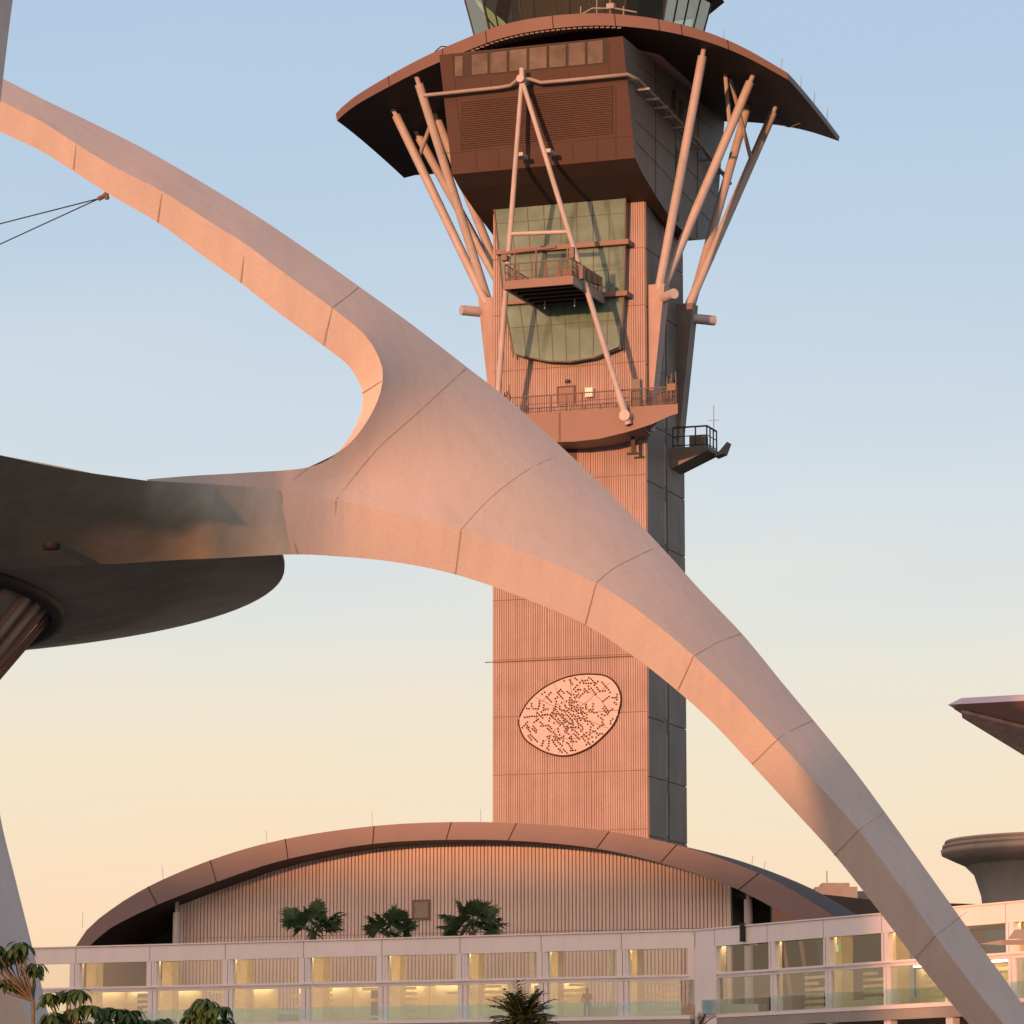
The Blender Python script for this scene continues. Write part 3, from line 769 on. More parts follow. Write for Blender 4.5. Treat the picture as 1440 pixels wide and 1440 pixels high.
for k in range(5):
    u = ub + .3 + k * 1.1; glz.prism([Vector((u + 1.4, 4.4, 8)), Vector((u + 2.2, 4.4, 8)), Vector((u + 1.4, 4.4, 13.5 - k * .3)), Vector((u + .6, 4.4, 13.8 - k * .3))], [Vector((u + 1.4, 4.65, 8)), Vector((u + 2.2, 4.65, 8)), Vector((u + 1.4, 4.65, 13.5 - k * .3)), Vector((u + .6, 4.65, 13.8 - k * .3))])
obj('rear_frame', glz, 'roofdark', vault)
wn = MB(); a, b = VL(581, 1294, 0), VL(606, 1265, 0); wn.box(a.x, b.x, -.1, -.031, a.z, b.z, 0); vwn = obj('window', wn, 'fascia', vault)
wn = MB(); wn.box(a.x + .13, b.x - .13, -.13, -.101, a.z + .13, b.z - .13); obj('pane', wn, 'pane', vwn)
for px, pyt in ((249, 1276), (1052, 1257)):
    c_ = VL(px, pyt, -1.2); cm = MB(); cm.tube([(c_.x, c_.y, 0), (c_.x, c_.y, c_.z - .3)], .24, 14); cm.box(c_.x - .08, c_.x + .08, c_.y - .08, c_.y + .08, c_.z - .3, vz(c_.x) - .1)
    obj('column', cm, 'strut', vault)
dc = MB(); p = VL(325, 1372, -1.2)
dc.tube([VL(228, 1385, -1.2), VL(245, 1360, -1.2)], .2, 10); obj('brace', dc, 'strut', vault)

# ================================================================== GLAZED CONCOURSE
ZT = 12.0
def Ydist(px, py, z=ZT):
    d = ray(px, py); return d.y * (z - 1.7) / d.z
K = P(977, 1309, Ydist(977, 1309)); KL = P(-60, 1337, Ydist(-60, 1337)); KR = P(1600, 1254, Ydist(1600, 1254))
for q in (K, KL, KR): q.z = 0
conc = thing('glazed_concourse', 'long white raised walkway building with rows of glass panes and golden lit interior', 'building', K)
class Wall:
    def __init__(s, a, b):
        s.o = a; s.d = (b - a).normalized(); s.L = (b - a).length
        n = Vector((s.d.y, -s.d.x, 0)); s.n = n if n.y < 0 else -n     # outward, to camera
    def s_at(s, px, py=1340):
        return (hit(px, py, s.o, s.n) - s.o).dot(s.d)
    def pt(s, a, d, z): return s.o + s.d * a - s.n * d + Vector((0, 0, z))     # d = depth inward
    def box(s, mb, a0, a1, d0, d1, z0, z1, mi=0):
        if a0 > a1: a0, a1 = a1, a0
        vs = [s.pt(a, d, z) for z in (z0, z1) for a, d in ((a0, d0), (a1, d0), (a1, d1), (a0, d1))]
        mb.hexa(vs, mi)
wl = Wall(K, KL); wr = Wall(K, KR)
posts = {wl: [-10, 105, 213, 320, 428, 537, 649, 762, 875], wr: [1084, 1161, 1243, 1330, 1419, 1512]}
pj_ = {wl: [107, 211, 317, 427, 537, 647, 761, 874], wr: [1005, 1079, 1158, 1240, 1326, 1415, 1508]}
z_pb, z_ob, z_gt, z_gb, z_fl = 11.14, 9.78, 9.56, 7.80, 7.6
DEP = 8.5
def cobj(nm, mb, m_, par=conc): return obj(nm, mb, m_, par, local=False)
for wi, wll in enumerate((wl, wr)):
    sgn = 1
    Lw = wll.L
    m_ = MB(); wll.box(m_, .05, Lw, 0, .35, z_pb, ZT); wll.box(m_, .05, Lw, -.08, .4, ZT + .002, ZT + .07)
    par = cobj('parapet', m_, 'white')
    m_ = MB()
    for px in pj_[wll]:
        a = wll.s_at(px, 1330); wll.box(m_, a - .018, a + .018, -.006, .01, z_pb + .01, ZT - .01)
    m_.v = [v - conc.location for v in m_.v]; absorb(par, m_, 'steel')
    m_ = MB(); wll.box(m_, .3, Lw, .36, DEP, z_pb + .5, z_pb + .7); cobj('ceiling', m_, 'ceil')
    m_ = MB(); wll.box(m_, .3, Lw, .02, DEP, z_fl - .5, z_fl); cobj('floor_slab', m_, 'conc')
    m_ = MB(); wll.box(m_, .3, Lw, .1, .3, z_gt, z_ob); wll.box(m_, .3, Lw, -.02, .25, z_gb - .2, z_gb); wll.box(m_, .3, Lw, -.03, .0, z_ob - .06, z_ob + .05)
    cobj('rail', m_, 'white')
    m_ = MB(); wll.box(m_, .3, Lw, DEP - .3, DEP, z_fl, z_fl + 1.0); cobj('rear_rail', m_, 'white')
    ss = [wll.s_at(px) for px in posts[wll]]
    for a in ss:
        m_ = MB(); wll.box(m_, a - .16, a + .31, .01, .45, z_ob - .06, z_pb - .001); wll.box(m_, a + .0, a + .28, .12, .5, z_fl - 6, z_ob - .062); wll.box(m_, a - .26, a - .04, .12, .5, z_fl - 6, z_ob - .062)
        wll.box(m_, a - .30, a - .162, .06, .5, z_ob - .06, z_pb - .001, 0)
        cobj('post', m_, 'white')
        m_ = MB(); wll.box(m_, a - .025, a + .0, .005, .0105, z_ob, z_pb - .01); wll.box(m_, a - .039, a - .001, .14, .4, z_fl, z_ob - .1); cobj('post_joint', m_, 'brown')
        m_ = MB(); wll.box(m_, a + .7, a + 1.35, 3.2, 3.9, z_fl, z_pb + .49)
        cobj('inner_column', m_, 'cream_in')
        m_ = MB(); wll.box(m_, a - .1, a + .1, DEP - .4, DEP - .1, z_fl + 1.0, z_pb + .49); cobj('rear_post', m_, 'white')
    edges = sorted(ss + [.6])
    for a, b in zip(edges[:-1], edges[1:]):
        pa, pb = a + .3, b - .3
        m_ = MB(); m_.add([wll.pt(pa, .2, z_gb), wll.pt(pb, .2, z_gb), wll.pt(pb, .2, z_gt), wll.pt(pa, .2, z_gt)], [(0, 1, 2, 3)]); cobj('pane', m_, 'glass')
        m_ = MB(); m_.add([wll.pt(pa, .3, z_ob), wll.pt(pb, .3, z_ob), wll.pt(pb, .3, z_pb), wll.pt(pa, .3, z_pb)], [(0, 1, 2, 3)]); cobj('pane', m_, 'glassu')
        m_ = MB(); m_.add([wll.pt(pa - .2, -.06, z_gb), wll.pt(pb + .2, -.06, z_gb), wll.pt(pb + .2, -.06, z_gb + .72), wll.pt(pa - .2, -.06, z_gb + .72)], [(0, 1, 2, 3)]); cobj('glass_guard', m_, 'teal')
        m_ = MB(); mid = (pa + pb) / 2; wll.box(m_, mid - 2.1, mid + 2.1, .36, .42, z_pb + .06, z_pb + .16); cobj('hidden_light_strip', m_, 'lamp')
    m_ = MB(); wll.box(m_, .3, Lw, .6, 1.0, 0, 3.0); wll.box(m_, .3, Lw, DEP - 1, DEP - .6, 0, 7); cobj('base_wall', m_, 'conc')
    for a, b in zip(edges[:-1], edges[1:]):
        mid = wll.pt((a + b) / 2, 0, z_gb); mpx = proj(mid)[0]
        if wi == 0 and (530 < mpx < 560 or 760 < mpx < 980): continue
        if wi == 1 and mpx < 1160: continue
        m_ = MB(); wll.box(m_, a + .02, b - (.02 if int(mpx) % 3 else 1.4), 5.2, 5.35, z_fl + .002, 9.75); cobj('inner_wall', m_, 'cream_in')
        m_ = MB(); wll.box(m_, a + .3, b - .3, 4.85, 5.0, 9.80, 9.9); cobj('hidden_light_strip', m_, 'wall_fill')  # added strip, kept out of sight, to brighten the inner wall
        if int(mpx) % 2: m_ = MB(); dd_ = lerp(a, b, .2 + .5 * ((int(mpx) * 7) % 10) / 10); wll.box(m_, dd_, dd_ + .95, 5.12, 5.19, z_fl + .01, z_fl + 2.05); cobj('inner_door', m_, 'brown')
    # made-up slats standing in for reflected streaks in the lower panes
    m_ = MB()
    for k in range(7):
        a = 3 + k * 5.2
        if a + 3.4 < Lw:
            for q_ in range(7): wll.box(m_, a, a + 1.2 + 2.1 * ((k * 7 + q_ * 3) % 5) / 4, 4.6, 4.7, z_fl + .15 + q_ * .3, z_fl + .3 + q_ * .3)
    cobj('streak_slats', m_, 'cream_in')
m_ = MB(); wr.box(m_, .02, wr.s_at(1007), -.02, .6, 0, z_pb - .002); wl.box(m_, .02, wl.s_at(967), .0, .5, z_gt, z_pb - .002); cobj('corner_post', m_, 'white')
m_ = MB(); a = wr.s_at(1115, 1350); p = wr.pt(a, 2.4, z_pb - .5)
wr.box(m_, a - .22, a + .22, 2.4, 2.5, z_pb - .52, z_pb - .2); cobj('exit_sign', m_, 'exitg')
m_ = MB(); a = wr.s_at(1048, 1310); wr.box(m_, a - .05, a + .05, -.3, -.01, z_pb + .1, ZT + .15); cobj('bracket', m_, 'dark2')

# person standing behind the glass
def person(loc, label):
    me = bpy.data.meshes.new('person')
    J = {'pel': (0, 0, .95), 'ch': (0, 0, 1.25), 'nk': (0, 0, 1.48), 'hd': (0, -.02, 1.62), 'ht': (0, -.02, 1.74),
         'ls': (-.18, 0, 1.42), 'le': (-.24, .02, 1.13), 'lh': (-.2, -.12, .92), 'rs': (.18, 0, 1.42), 're': (.25, 0, 1.14), 'rh': (.16, -.2, 1.2),
         'lp': (-.1, 0, .9), 'lk': (-.11, -.02, .5), 'la': (-.11, .02, .08), 'lt': (-.12, -.16, .04), 'rp': (.1, 0, .9), 'rk': (.11, -.02, .5), 'ra': (.12, .02, .08), 'rt': (.13, -.16, .04)}
    rad = dict(pel=.15, ch=.16, nk=.065, hd=.1, ht=.08, ls=.07, le=.05, lh=.04, rs=.07, re=.05, rh=.04, lp=.095, lk=.065, la=.05, lt=.04, rp=.095, rk=.065, ra=.05, rt=.04)
    ks_ = list(J); ed = [('pel', 'ch'), ('ch', 'nk'), ('nk', 'hd'), ('hd', 'ht'), ('ch', 'ls'), ('ls', 'le'), ('le', 'lh'), ('ch', 'rs'), ('rs', 're'), ('re', 'rh'), ('pel', 'lp'), ('lp', 'lk'), ('lk', 'la'), ('la', 'lt'), ('pel', 'rp'), ('rp', 'rk'), ('rk', 'ra'), ('ra', 'rt')]
    me.from_pydata([J[k] for k in ks_], [(ks_.index(a), ks_.index(b)) for a, b in ed], [])
    o = bpy.data.objects.new('person', me); COL.objects.link(o); o.location = loc
    md = o.modifiers.new('skin', 'SKIN')
    for k, sv in zip(ks_, me.skin_vertices[0].data): sv.radius = (rad[k], rad[k]); sv.use_root = (k == 'pel')
    o.modifiers.new('sub', 'SUBSURF').levels = 2; o.modifiers['sub'].render_levels = 2
    me.materials.append(M['cloth']); o['label'] = label; o['category'] = 'person'
    return o
a = wl.s_at(806, 1412); person(wl.pt(a, 1.6, z_fl), 'person in dark clothes standing behind the glass of the white walkway')

# ================================================================== ARCHED LANDMARK
BET = R(20)
AN = Vector((math.sin(BET), -math.cos(BET), 0)); A0 = P(700, 700, 120)
land = thing('arched_landmark', 'sweeping pale concrete arch carrying a dark saucer, curving across the whole view', 'landmark', (0, 118, 0))
A_px = [(-160, 42), (-60, 78), (5, 111), (60, 139), (120, 168), (200, 208), (280, 254), (360, 303), (440, 357), (515, 410), (580, 457), (655, 515), (720, 566), (800, 638), (870, 706), (940, 780), (985, 830), (1045, 893), (1100, 960), (1145, 1014), (1200, 1082), (1245, 1143), (1300, 1220), (1370, 1318), (1440, 1415), (1520, 1530), (1560, 1588)]
B1_px = [(-160, 75), (-60, 112), (5, 144), (60, 172), (107, 202), (165, 237), (230, 270), (300, 315), (345, 343), (400, 384), (467, 433), (513, 471), (534, 506), (538, 534), (529, 568), (507, 606), (479, 634), (434, 657), (340, 665), (270, 669), (207, 674)]
B2_px = [(207, 676), (300, 681), (393, 688), (472, 703), (560, 721), (648, 745), (740, 778), (838, 820), (910, 868), (975, 922), (1035, 979), (1092, 1040), (1150, 1103), (1207, 1167), (1262, 1240), (1315, 1315), (1365, 1382), (1415, 1445), (1480, 1528), (1526, 1588)]
C1_px = [(-160, 118), (-60, 156), (0, 185), (50, 210), (103, 239), (160, 275), (221, 314), (290, 362), (335, 397), (390, 438), (454, 485), (496, 527), (510, 554), (507, 586), (490, 618), (461, 645), (434, 657.5)]
C2_px = [(207, 790), (312, 784.5), (420, 780.5), (480, 782), (560, 790), (640, 808), (730, 836), (822, 880), (890, 924), (953, 970), (1005, 1020), (1057, 1075), (1115, 1138), (1173, 1203), (1230, 1274), (1287, 1348), (1330, 1402), (1368, 1445), (1440, 1536), (1480, 1588)]
Ad = resample(A_px, 10)
Anp = np.array([[p.x, p.y] for p in Ad])
B1np = np.array([[p.x, p.y] for p in resample(B1_px, 1)]); B2np = np.array([[p.x, p.y] for p in resample(B2_px, 1)])
def dist_A(px, py): return float(np.min(np.hypot(Anp[:, 0] - px, Anp[:, 1] - py))) * 120 / FPX
def offd(px, py):
    d = dist_A(px, py)
    d1 = float(np.min(np.hypot(B1np[:, 0] - px, B1np[:, 1] - py))) * 120 / FPX; d2 = float(np.min(np.hypot(B2np[:, 0] - px, B2np[:, 1] - py))) * 120 / FPX
    db = d1 * d2 / (d1 + d2 + 1e-6)
    G = lambda x: -.66 * x + 3.7 * math.exp(-x / 1.6)
    return G(d) - G(d + db)
def front_pt(px, py, push=0.0, ref=None):
    q = ref or (px, py); p = hit(q[0], q[1], A0, AN); Y = p.y + offd(*q) + push
    if py > 600 and px < 520:
        w = min(1, (520 - px) / 130); w = w * w * (3 - 2 * w)
        if push > .1: Yr = interp([-160, 0, 207, 300, 390, 520], [116.5, 116.3, 115.6, 115.3, 116.7, 118.6], px)
        else: Yr = interp([-160, 0, 205, 300, 395, 520], [102.0, 105.0, 110.0, 113.4, 116.4, 118.4], px)
        Y = lerp(Y, Yr, w)
    return P(px, py, Y)
DC = .2
def soff_pt(b, c):
    return P(c[0], c[1], hit(b[0], b[1], A0, AN).y + DC) if not (b[1] > 600 and b[0] < 520) else front_pt(c[0], c[1], DC, b)
def back_pt(px, py): return P(px, py, hit(px, py, A0, AN).y + 8.6)
# front skin
B1d = resample(B1_px, 8); B2d = resample_k(B2_px, 8)
outline = [tuple(p) for p in Ad] + [tuple(p) for p in reversed(B2d)] + [tuple(p) for p in reversed(B1d)]
def cdt(outline, step):
    pts = [Vector(p) for p in outline]; n = len(pts)
    ed = [(i, (i + 1) % n) for i in range(n)]
    arr = np.array(outline)
    xmin, ymin = arr.min(0); xmax, ymax = arr.max(0)
    A_ = arr; B_ = np.roll(arr, -1, 0)
    y = ymin; row = 0
    while y < ymax:
        x = xmin + (row % 2) * step / 2
        while x < xmax:
            cond = (A_[:, 1] > y) != (B_[:, 1] > y)
            with np.errstate(divide='ignore', invalid='ignore'):
                xi = (B_[:, 0] - A_[:, 0]) * (y - A_[:, 1]) / (B_[:, 1] - A_[:, 1]) + A_[:, 0]
            if (np.sum(cond & (x < xi)) % 2) and np.min(np.hypot(A_[:, 0] - x, A_[:, 1] - y)) > step * .6:
                pts.append(Vector((x, y)))
            x += step
        y += step * .87; row += 1
    r_ = delaunay_2d_cdt(pts, ed, [list(range(n))], 1, 1e-4)
    return r_[0], r_[2]
am = MB()
vv, ff = cdt(outline, 16)
am.add([front_pt(p.x, p.y) for p in vv], [tuple(f) for f in ff], 0, True)
C1d, C2d = C1_px, C2_px
def resn(pts, n):
    d = resample(pts, 5); L = [0]
    for a, b in zip(d[:-1], d[1:]): L.append(L[-1] + (b - a).length)
    return [Vector((interp(L, [p.x for p in d], L[-1] * k / (n - 1)), interp(L, [p.y for p in d], L[-1] * k / (n - 1)))) for k in range(n)]
def pair(Bc, Cc_, sub):
    """dense B-C pairs keeping the listed pairs together"""
    db = resample_k(Bc, sub); dc_ = resample_k(Cc_, sub); vec = [c - b for b, c in zip(db, dc_)]; n_ = len(vec); out = []
    for i in range(n_):
        k = min(i, n_ - 1 - i, sub + 2); w = vec[i - k:i + k + 1]
        out.append((db[i], db[i] + sum(w, Vector((0, 0))) / len(w)))
    return out
B1s = B1_px[:3] + B1_px[3:]
B1p = [(-160, 75), (-60, 112), (5, 144), (60, 172), (107, 202), (165, 237), (230, 270), (300, 315), (345, 343), (400, 384), (467, 433), (513, 471), (534, 506), (538, 534), (529, 568), (507, 606), (479, 634), (434, 657)]
C1p = [(-165, 118), (-64, 156), (0, 185), (56, 212), (103, 239), (160, 275), (221, 314), (290, 362), (338, 400), (392, 440), (454, 485), (484, 513), (501, 535), (509, 553), (507, 586), (488, 620), (463, 643), (434, 657.3)]
def soff(pairs, n=6, close=True, mi=0):
    rows = []; edge_ = []
    for b, c in pairs:
        f = front_pt(b.x, b.y); k = soff_pt((b.x, b.y), (c.x, c.y)); edge_.append((k, back_pt(c.x, c.y)))
        bul = 0.25 * max(0, min(1, (470 - b.x) / 220)) if b.y > 600 else 0
        rows.append([(lambda q: CAM + (q - CAM) * (1 - bul * 4 * (j / n) * (1 - j / n) / q.y))(lerp(f, k, j / n)) for j in range(n + 1)])
    am.grid(rows, mi, True)
    if close: am.grid([list(e) for e in edge_], 0, True)
soff(pair(B1p, C1p, 6)); PB2 = pair(B2_px, C2_px, 8); soff(PB2[16:])
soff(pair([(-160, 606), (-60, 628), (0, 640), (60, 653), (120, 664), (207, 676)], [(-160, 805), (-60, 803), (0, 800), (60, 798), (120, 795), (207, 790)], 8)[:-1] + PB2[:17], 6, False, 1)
# back skin between the outer edge and the soffit edges
C1f = [p for b, p in pair(B1p, C1p, 6)]; C2f = [p for b, p in pair(B2_px, C2_px, 8)]
outline2 = [tuple(p) for p in Ad] + [tuple(p) for p in reversed(C2f)] + [(300, 700), (400, 675)] + [tuple(p) for p in reversed(C1f[:-1])]
vv2, ff2 = cdt(outline2, 30)
am.add([back_pt(p.x, p.y) for p in vv2], [tuple(reversed(f)) for f in ff2], 0, True)
am.grid([[front_pt(p.x, p.y), back_pt(p.x, p.y)] for p in Ad], 0, True)
arch = obj('arch', am, ['arch', 'saucer'], land, local=False)
# sealant joints
jm = MB()
def ribbon(pts, w):
    for a, b in zip(pts[:-1], pts[1:]):
        d = (b - a).normalized(); vdir = ((a + b) / 2 - CAM).normalized(); s = d.cross(vdir).normalized() * w
        jm.add([a - s, a + s, b + s, b - s], [(0, 1, 2, 3)])
def fj_(px_pts, w=.011):
    pts = resample(px_pts, 14); ribbon([front_pt(p.x, p.y, -.012) for p in pts], w)
def sj_(i_b, i_c, w=.011):
    a = front_pt(*i_b); b = soff_pt(i_b, i_c)
    nrm = Vector((-.3, -.6, -.6)).normalized()
    ribbon([(lambda q: q + (CAM - q).normalized() * .04)(lerp(a, b, k / 6)) for k in range(7)], w)
fj_([(467, 433), (490, 416), (505, 403)]); fj_([(472, 703), (530, 632), (590, 578), (655, 518)]); fj_([(648, 745), (690, 700), (740, 662), (775, 645)], .008)
fj_([(838, 820), (862, 800), (890, 785), (918, 772)]); fj_([(977, 922), (1010, 903), (1043, 891)], .009); fj_([(1092, 1040), (1115, 1026), (1143, 1013)], .009); fj_([(1209, 1167), (1225, 1155), (1243, 1143)], .008); fj_([(1317, 1315), (1360, 1282)], .007)
fj_([(434, 657), (415, 672), (398, 687)], .009)
for b, c in (((107, 203), (103, 238)), ((228, 270), (221, 313)), ((345, 345), (338, 398)), ((467, 434), (454, 485)), ((536, 536), (509, 553)),
             ((392, 688.5), (418, 780)), ((472, 704), (470, 781)), ((648, 746), (640, 808)), ((838, 821), (822, 880)), ((975, 923), (953, 970)), ((1092, 1041), (1057, 1075)), ((1207, 1168), (1173, 1203)), ((1315, 1316), (1287, 1348))):
    sj_(b, c)
jm.v = [v - land.location for v in jm.v]; absorb(arch, jm, 'seam')
# saucer
SC = (-30.0, 123.0); RS = 22.6
sa_ = MB()
prof = [(0, 20.9), (12, 20.85), (19, 20.65), (22.2, 20.5), (22.6, 20.4), (22.6, 20.22), (18.5, 19.46), (15.4, 18.87), (14.8, 18.8)]
sa_.lathe([(r_, z) for r_, z in reversed(prof)], SC, 128)
sa_.v = [v - Vector((0, 0, .024 * (v.y - 105) - .33)) for v in sa_.v]
sauc = obj('saucer', sa_, 'saucer', land, local=False)
fx = P(72, 768, 113.7)
fm_ = MB(); fm_.lathe([(0, -.1), (.24, -.1), (.28, .3), (0, .3)], (0, 0), 20); fm_.v = [v + Vector((fx.x, fx.y, fx.z)) for v in fm_.v]; obj('light_fitting', fm_, 'dark2', sauc, local=False)
lip = MB(); lip.lathe([(15.4, 18.86), (15.45, 18.55), (15.1, 18.5), (14.95, 18.82)], SC, 96); lip.v = [v - Vector((0, 0, .024 * (v.y - 105) - .33)) for v in lip.v]; obj('lip', lip, 'dark2', sauc, local=False)
# conical glass band below the saucer
n = 30; gb, mulls = MB(), []
def cone(a, z): 
    r_ = lerp(14.9, 11.2, (18.6 - z) / 4.6); return Vector((SC[0] + r_ * math.cos(a), SC[1] + r_ * math.sin(a), z))
for k in range(n):
    a0, a1 = 2 * math.pi * k / n, 2 * math.pi * (k + 1) / n
    gb.add([cone(a0, 14), cone(a1, 14), cone(a1, 18.65), cone(a0, 18.65)], [(0, 1, 2, 3)])
    for a_, r_ in ((a0, .13), ((a0 + a1) / 2, .06)):
        gm2 = MB(); gm2.tube([cone(a_, 14), cone(a_, 18.65)], r_, 6); mulls.append(gm2)
sill = MB(); sill.lathe([(11.1, 14.1), (11.5, 14.1), (11.5, 13.6), (11.1, 13.6)], SC, 60)
gbo = obj('glass_band', gb, 'pane2', land, local=False)
obj('sill', sill, 'brown', gbo, local=False)
for gm2 in mulls: obj('mullion', gm2, 'soffb', gbo, local=False)
cor = MB(); cor.lathe([(10.9, 14.0), (9.0, 13.0), (5, 8), (5, 0)], SC, 48); obj('core', cor, 'saucer', land, local=False)
# near leg in the shade at the left edge of the view
def leg_pts(pts): return resample(pts, 40)
LA = [(40, -160), (18, 0), (5, 105), (-20, 330), (-38, 560), (-38, 800), (-22, 1010), (0, 1146), (22, 1238), (45, 1330), (70, 1436), (92, 1530), (105, 1588)]
LB = [(-35, -160), (-62, 0), (-78, 105), (-105, 330), (-118, 560), (-112, 800), (-88, 1010), (-62, 1146), (-34, 1238), (0, 1335), (42, 1440), (76, 1530), (96, 1588)]
LCc = [(-100, -160), (-125, 0), (-140, 105), (-165, 330), (-175, 560), (-165, 800), (-140, 1010), (-112, 1146), (-84, 1238), (-48, 1335), (-2, 1440), (36, 1530), (58, 1588)]
def legY(t): return lerp(78, 70, t)
lm_ = MB(); n = len(LA); rA = resample_k(LA, 5); rB = resample_k(LB, 5); rC = resample_k(LCc, 5)
rows = [[], [], [], []]
for i, (a, b, c) in enumerate(zip(rA, rB, rC)):
    y = legY(i / (len(rA) - 1)); rows[0].append(P(a.x, a.y, y + 2.6)); rows[1].append(P(b.x, b.y, y)); rows[2].append(P(c.x, c.y, y + 1.2)); rows[3].append(P((a.x + c.x) / 2, a.y, y + 3.6))
for q in range(4): lm_.grid([rows[q], rows[(q + 1) % 4]], 0, True)
lg_ = obj('arch_leg', lm_, 'arch', land, local=False)
# stay cables with shackle
s0 = front_pt(152, 274, 1.0)
for e in ((-60, 330), (-60, 371)):
    cm = MB(); cm.tube([P(140, 279, s0.y), P(*e, s0.y - 2)], .022, 6); obj('stay_cable', cm, 'cable', land, local=False)
sh = MB(); sh.tube([P(154, 268, s0.y), P(146, 276, s0.y), P(138, 280, s0.y)], .075, 8); sh.tube([P(149, 271, s0.y), P(151, 280, s0.y)], .08, 6); obj('shackle', sh, 'rail', land, local=False)

# ================================================================== RIGHT-HAND BUILDINGS
T0 = P(1333, 991, 168); zt0 = T0.z
def atz(px, py, z):
    d = ray(px, py); return CAM + d * ((z - 1.7) / d.z)
pr = thing('pointed_canopy', 'brown pointed roof corner jutting in high at the right edge', 'roof canopy', (T0.x + 12, T0.y, 0))
nr_, fr_ = atz(1700, 971, zt0), P(1700, 1218, 186)
m_ = MB(); up = Vector((0, 0, .55))
tin = atz(1352, 981.5, zt0 + .55)
n_up = atz(1700, 962, zt0 + .55)
m_.add([T0, nr_, n_up, tin], [(0, 1, 2, 3)], 0)
m_.add([T0, tin, fr_ + up, fr_], [(0, 1, 2, 3)], 0); m_.add([tin, n_up, fr_ + up], [(0, 1, 2)], 0)
m_.add([T0, fr_, nr_], [(0, 1, 2)], 0)
obj('roof', m_, 'pinkw', pr, local=False)
dwn = Vector((0, 0, -.03)); i0 = lerp(T0, (nr_ + fr_) / 2, .06) + dwn
m_ = MB(); m_.add([lerp(T0, nr_, .04) + dwn, lerp(T0, fr_, .02) + dwn, fr_ + dwn, nr_ + dwn], [(0, 1, 2, 3)]); obj('soffit', m_, 'soffb', pr, local=False)
m_ = MB(); w0 = atz(1345, 995, zt0 - .4)
q0 = atz(1440, 1024, zt0 - .06); q1 = lerp(nr_, fr_, .42) + Vector((0, 0, -.06))
far_ = lerp(T0, fr_, .998)
for k in range(9):
    a, b = k / 9, (k + .82) / 9
    A_ = lerp(q1, fr_ + Vector((0, 0, -.06)), a); B_ = lerp(q1, fr_ + Vector((0, 0, -.06)), b); t_ = T0 + Vector((0, 0, -.06))
    m_.prism([lerp(t_, A_, .05), lerp(t_, B_, .05), B_, A_], [lerp(t_, A_, .05) + Vector((0, 0, -.14)), lerp(t_, B_, .05) + Vector((0, 0, -.14)), B_ + Vector((0, 0, -.14)), A_ + Vector((0, 0, -.14))])
obj('soffit_boards', m_, 'wood', pr, local=False)
m_ = MB(); c_ = lerp(nr_, fr_, .5); m_.tube([(c_.x, c_.y, 0), (c_.x, c_.y, zt0 - .03)], .5, 14); obj('column', m_, 'strut', pr, local=False)

cx_ = P(1515, 1250, 205)
rd = thing('round_building', 'grey round building with a wide mushroom shaped rim behind the white walkway', 'building', (cx_.x, cx_.y, 0))
zr_ = P(1515, 1190, 205).z
m_ = MB(); RR = 7.2; m_.lathe([(4.9, 0), (4.95, zr_ - 4), (5.1, zr_ - 2.6), (5.45, zr_ - 1.5), (5.9, zr_ - 1.05)], (0, 0), 96); obj('drum', m_, 'grey', rd)
m_ = MB(); m_.lathe([(5.6, zr_ - 1.15), (6.4, zr_ - .8), (7.15, zr_ - .45), (7.2, zr_ - .2), (7.0, zr_ - .18), (7.0, zr_ - .1), (7.12, zr_ - .08), (7.1, zr_ + .06), (6.9, zr_ + .08), (6.9, zr_ + .16), (7.0, zr_ + .18), (6.95, zr_ + .3), (0, zr_ + .5)], (0, 0), 96); obj('rim', m_, 'grey', rd)

f0 = P(1190, 1290, 300)
far = thing('terminal_roof', 'distant dark terminal roof with boxy plant room above the white walkway', 'building', (f0.x, f0.y, 0))
m_ = MB()
for q in (0,):
    a = [P(1040, 1222, 300), P(1135, 1255, 300), P(1250, 1268, 300), P(1520, 1275, 300), P(1520, 1350, 300), P(1040, 1350, 300)]
    for p in a[-2:]: p.z = 0
    m_.prism(a, [p + Vector((0, 14, 0)) for p in a])
obj('hall', m_, 'roofdark', far, local=False)
m_ = MB(); a = P(1147, 1247, 316); b = P(1206, 1263, 316); m_.box(a.x, b.x, a.y, a.y + 5, 0, a.z); m_.box(a.x + .6, b.x - .6, a.y + .5, a.y + 4, a.z + .002, a.z + .35)
a = P(1203, 1253, 322); b = P(1300, 1263, 322); m_.box(a.x, b.x, a.y, a.y + 4, 0, a.z); obj('plant_room', m_, 'grey', far, local=False)
m_ = MB(); p = P(1163, 1247, 318); m_.tube([p, p + Vector((0, 0, 1.3))], .05, 5); obj('antenna', m_, 'steel', far, local=False)

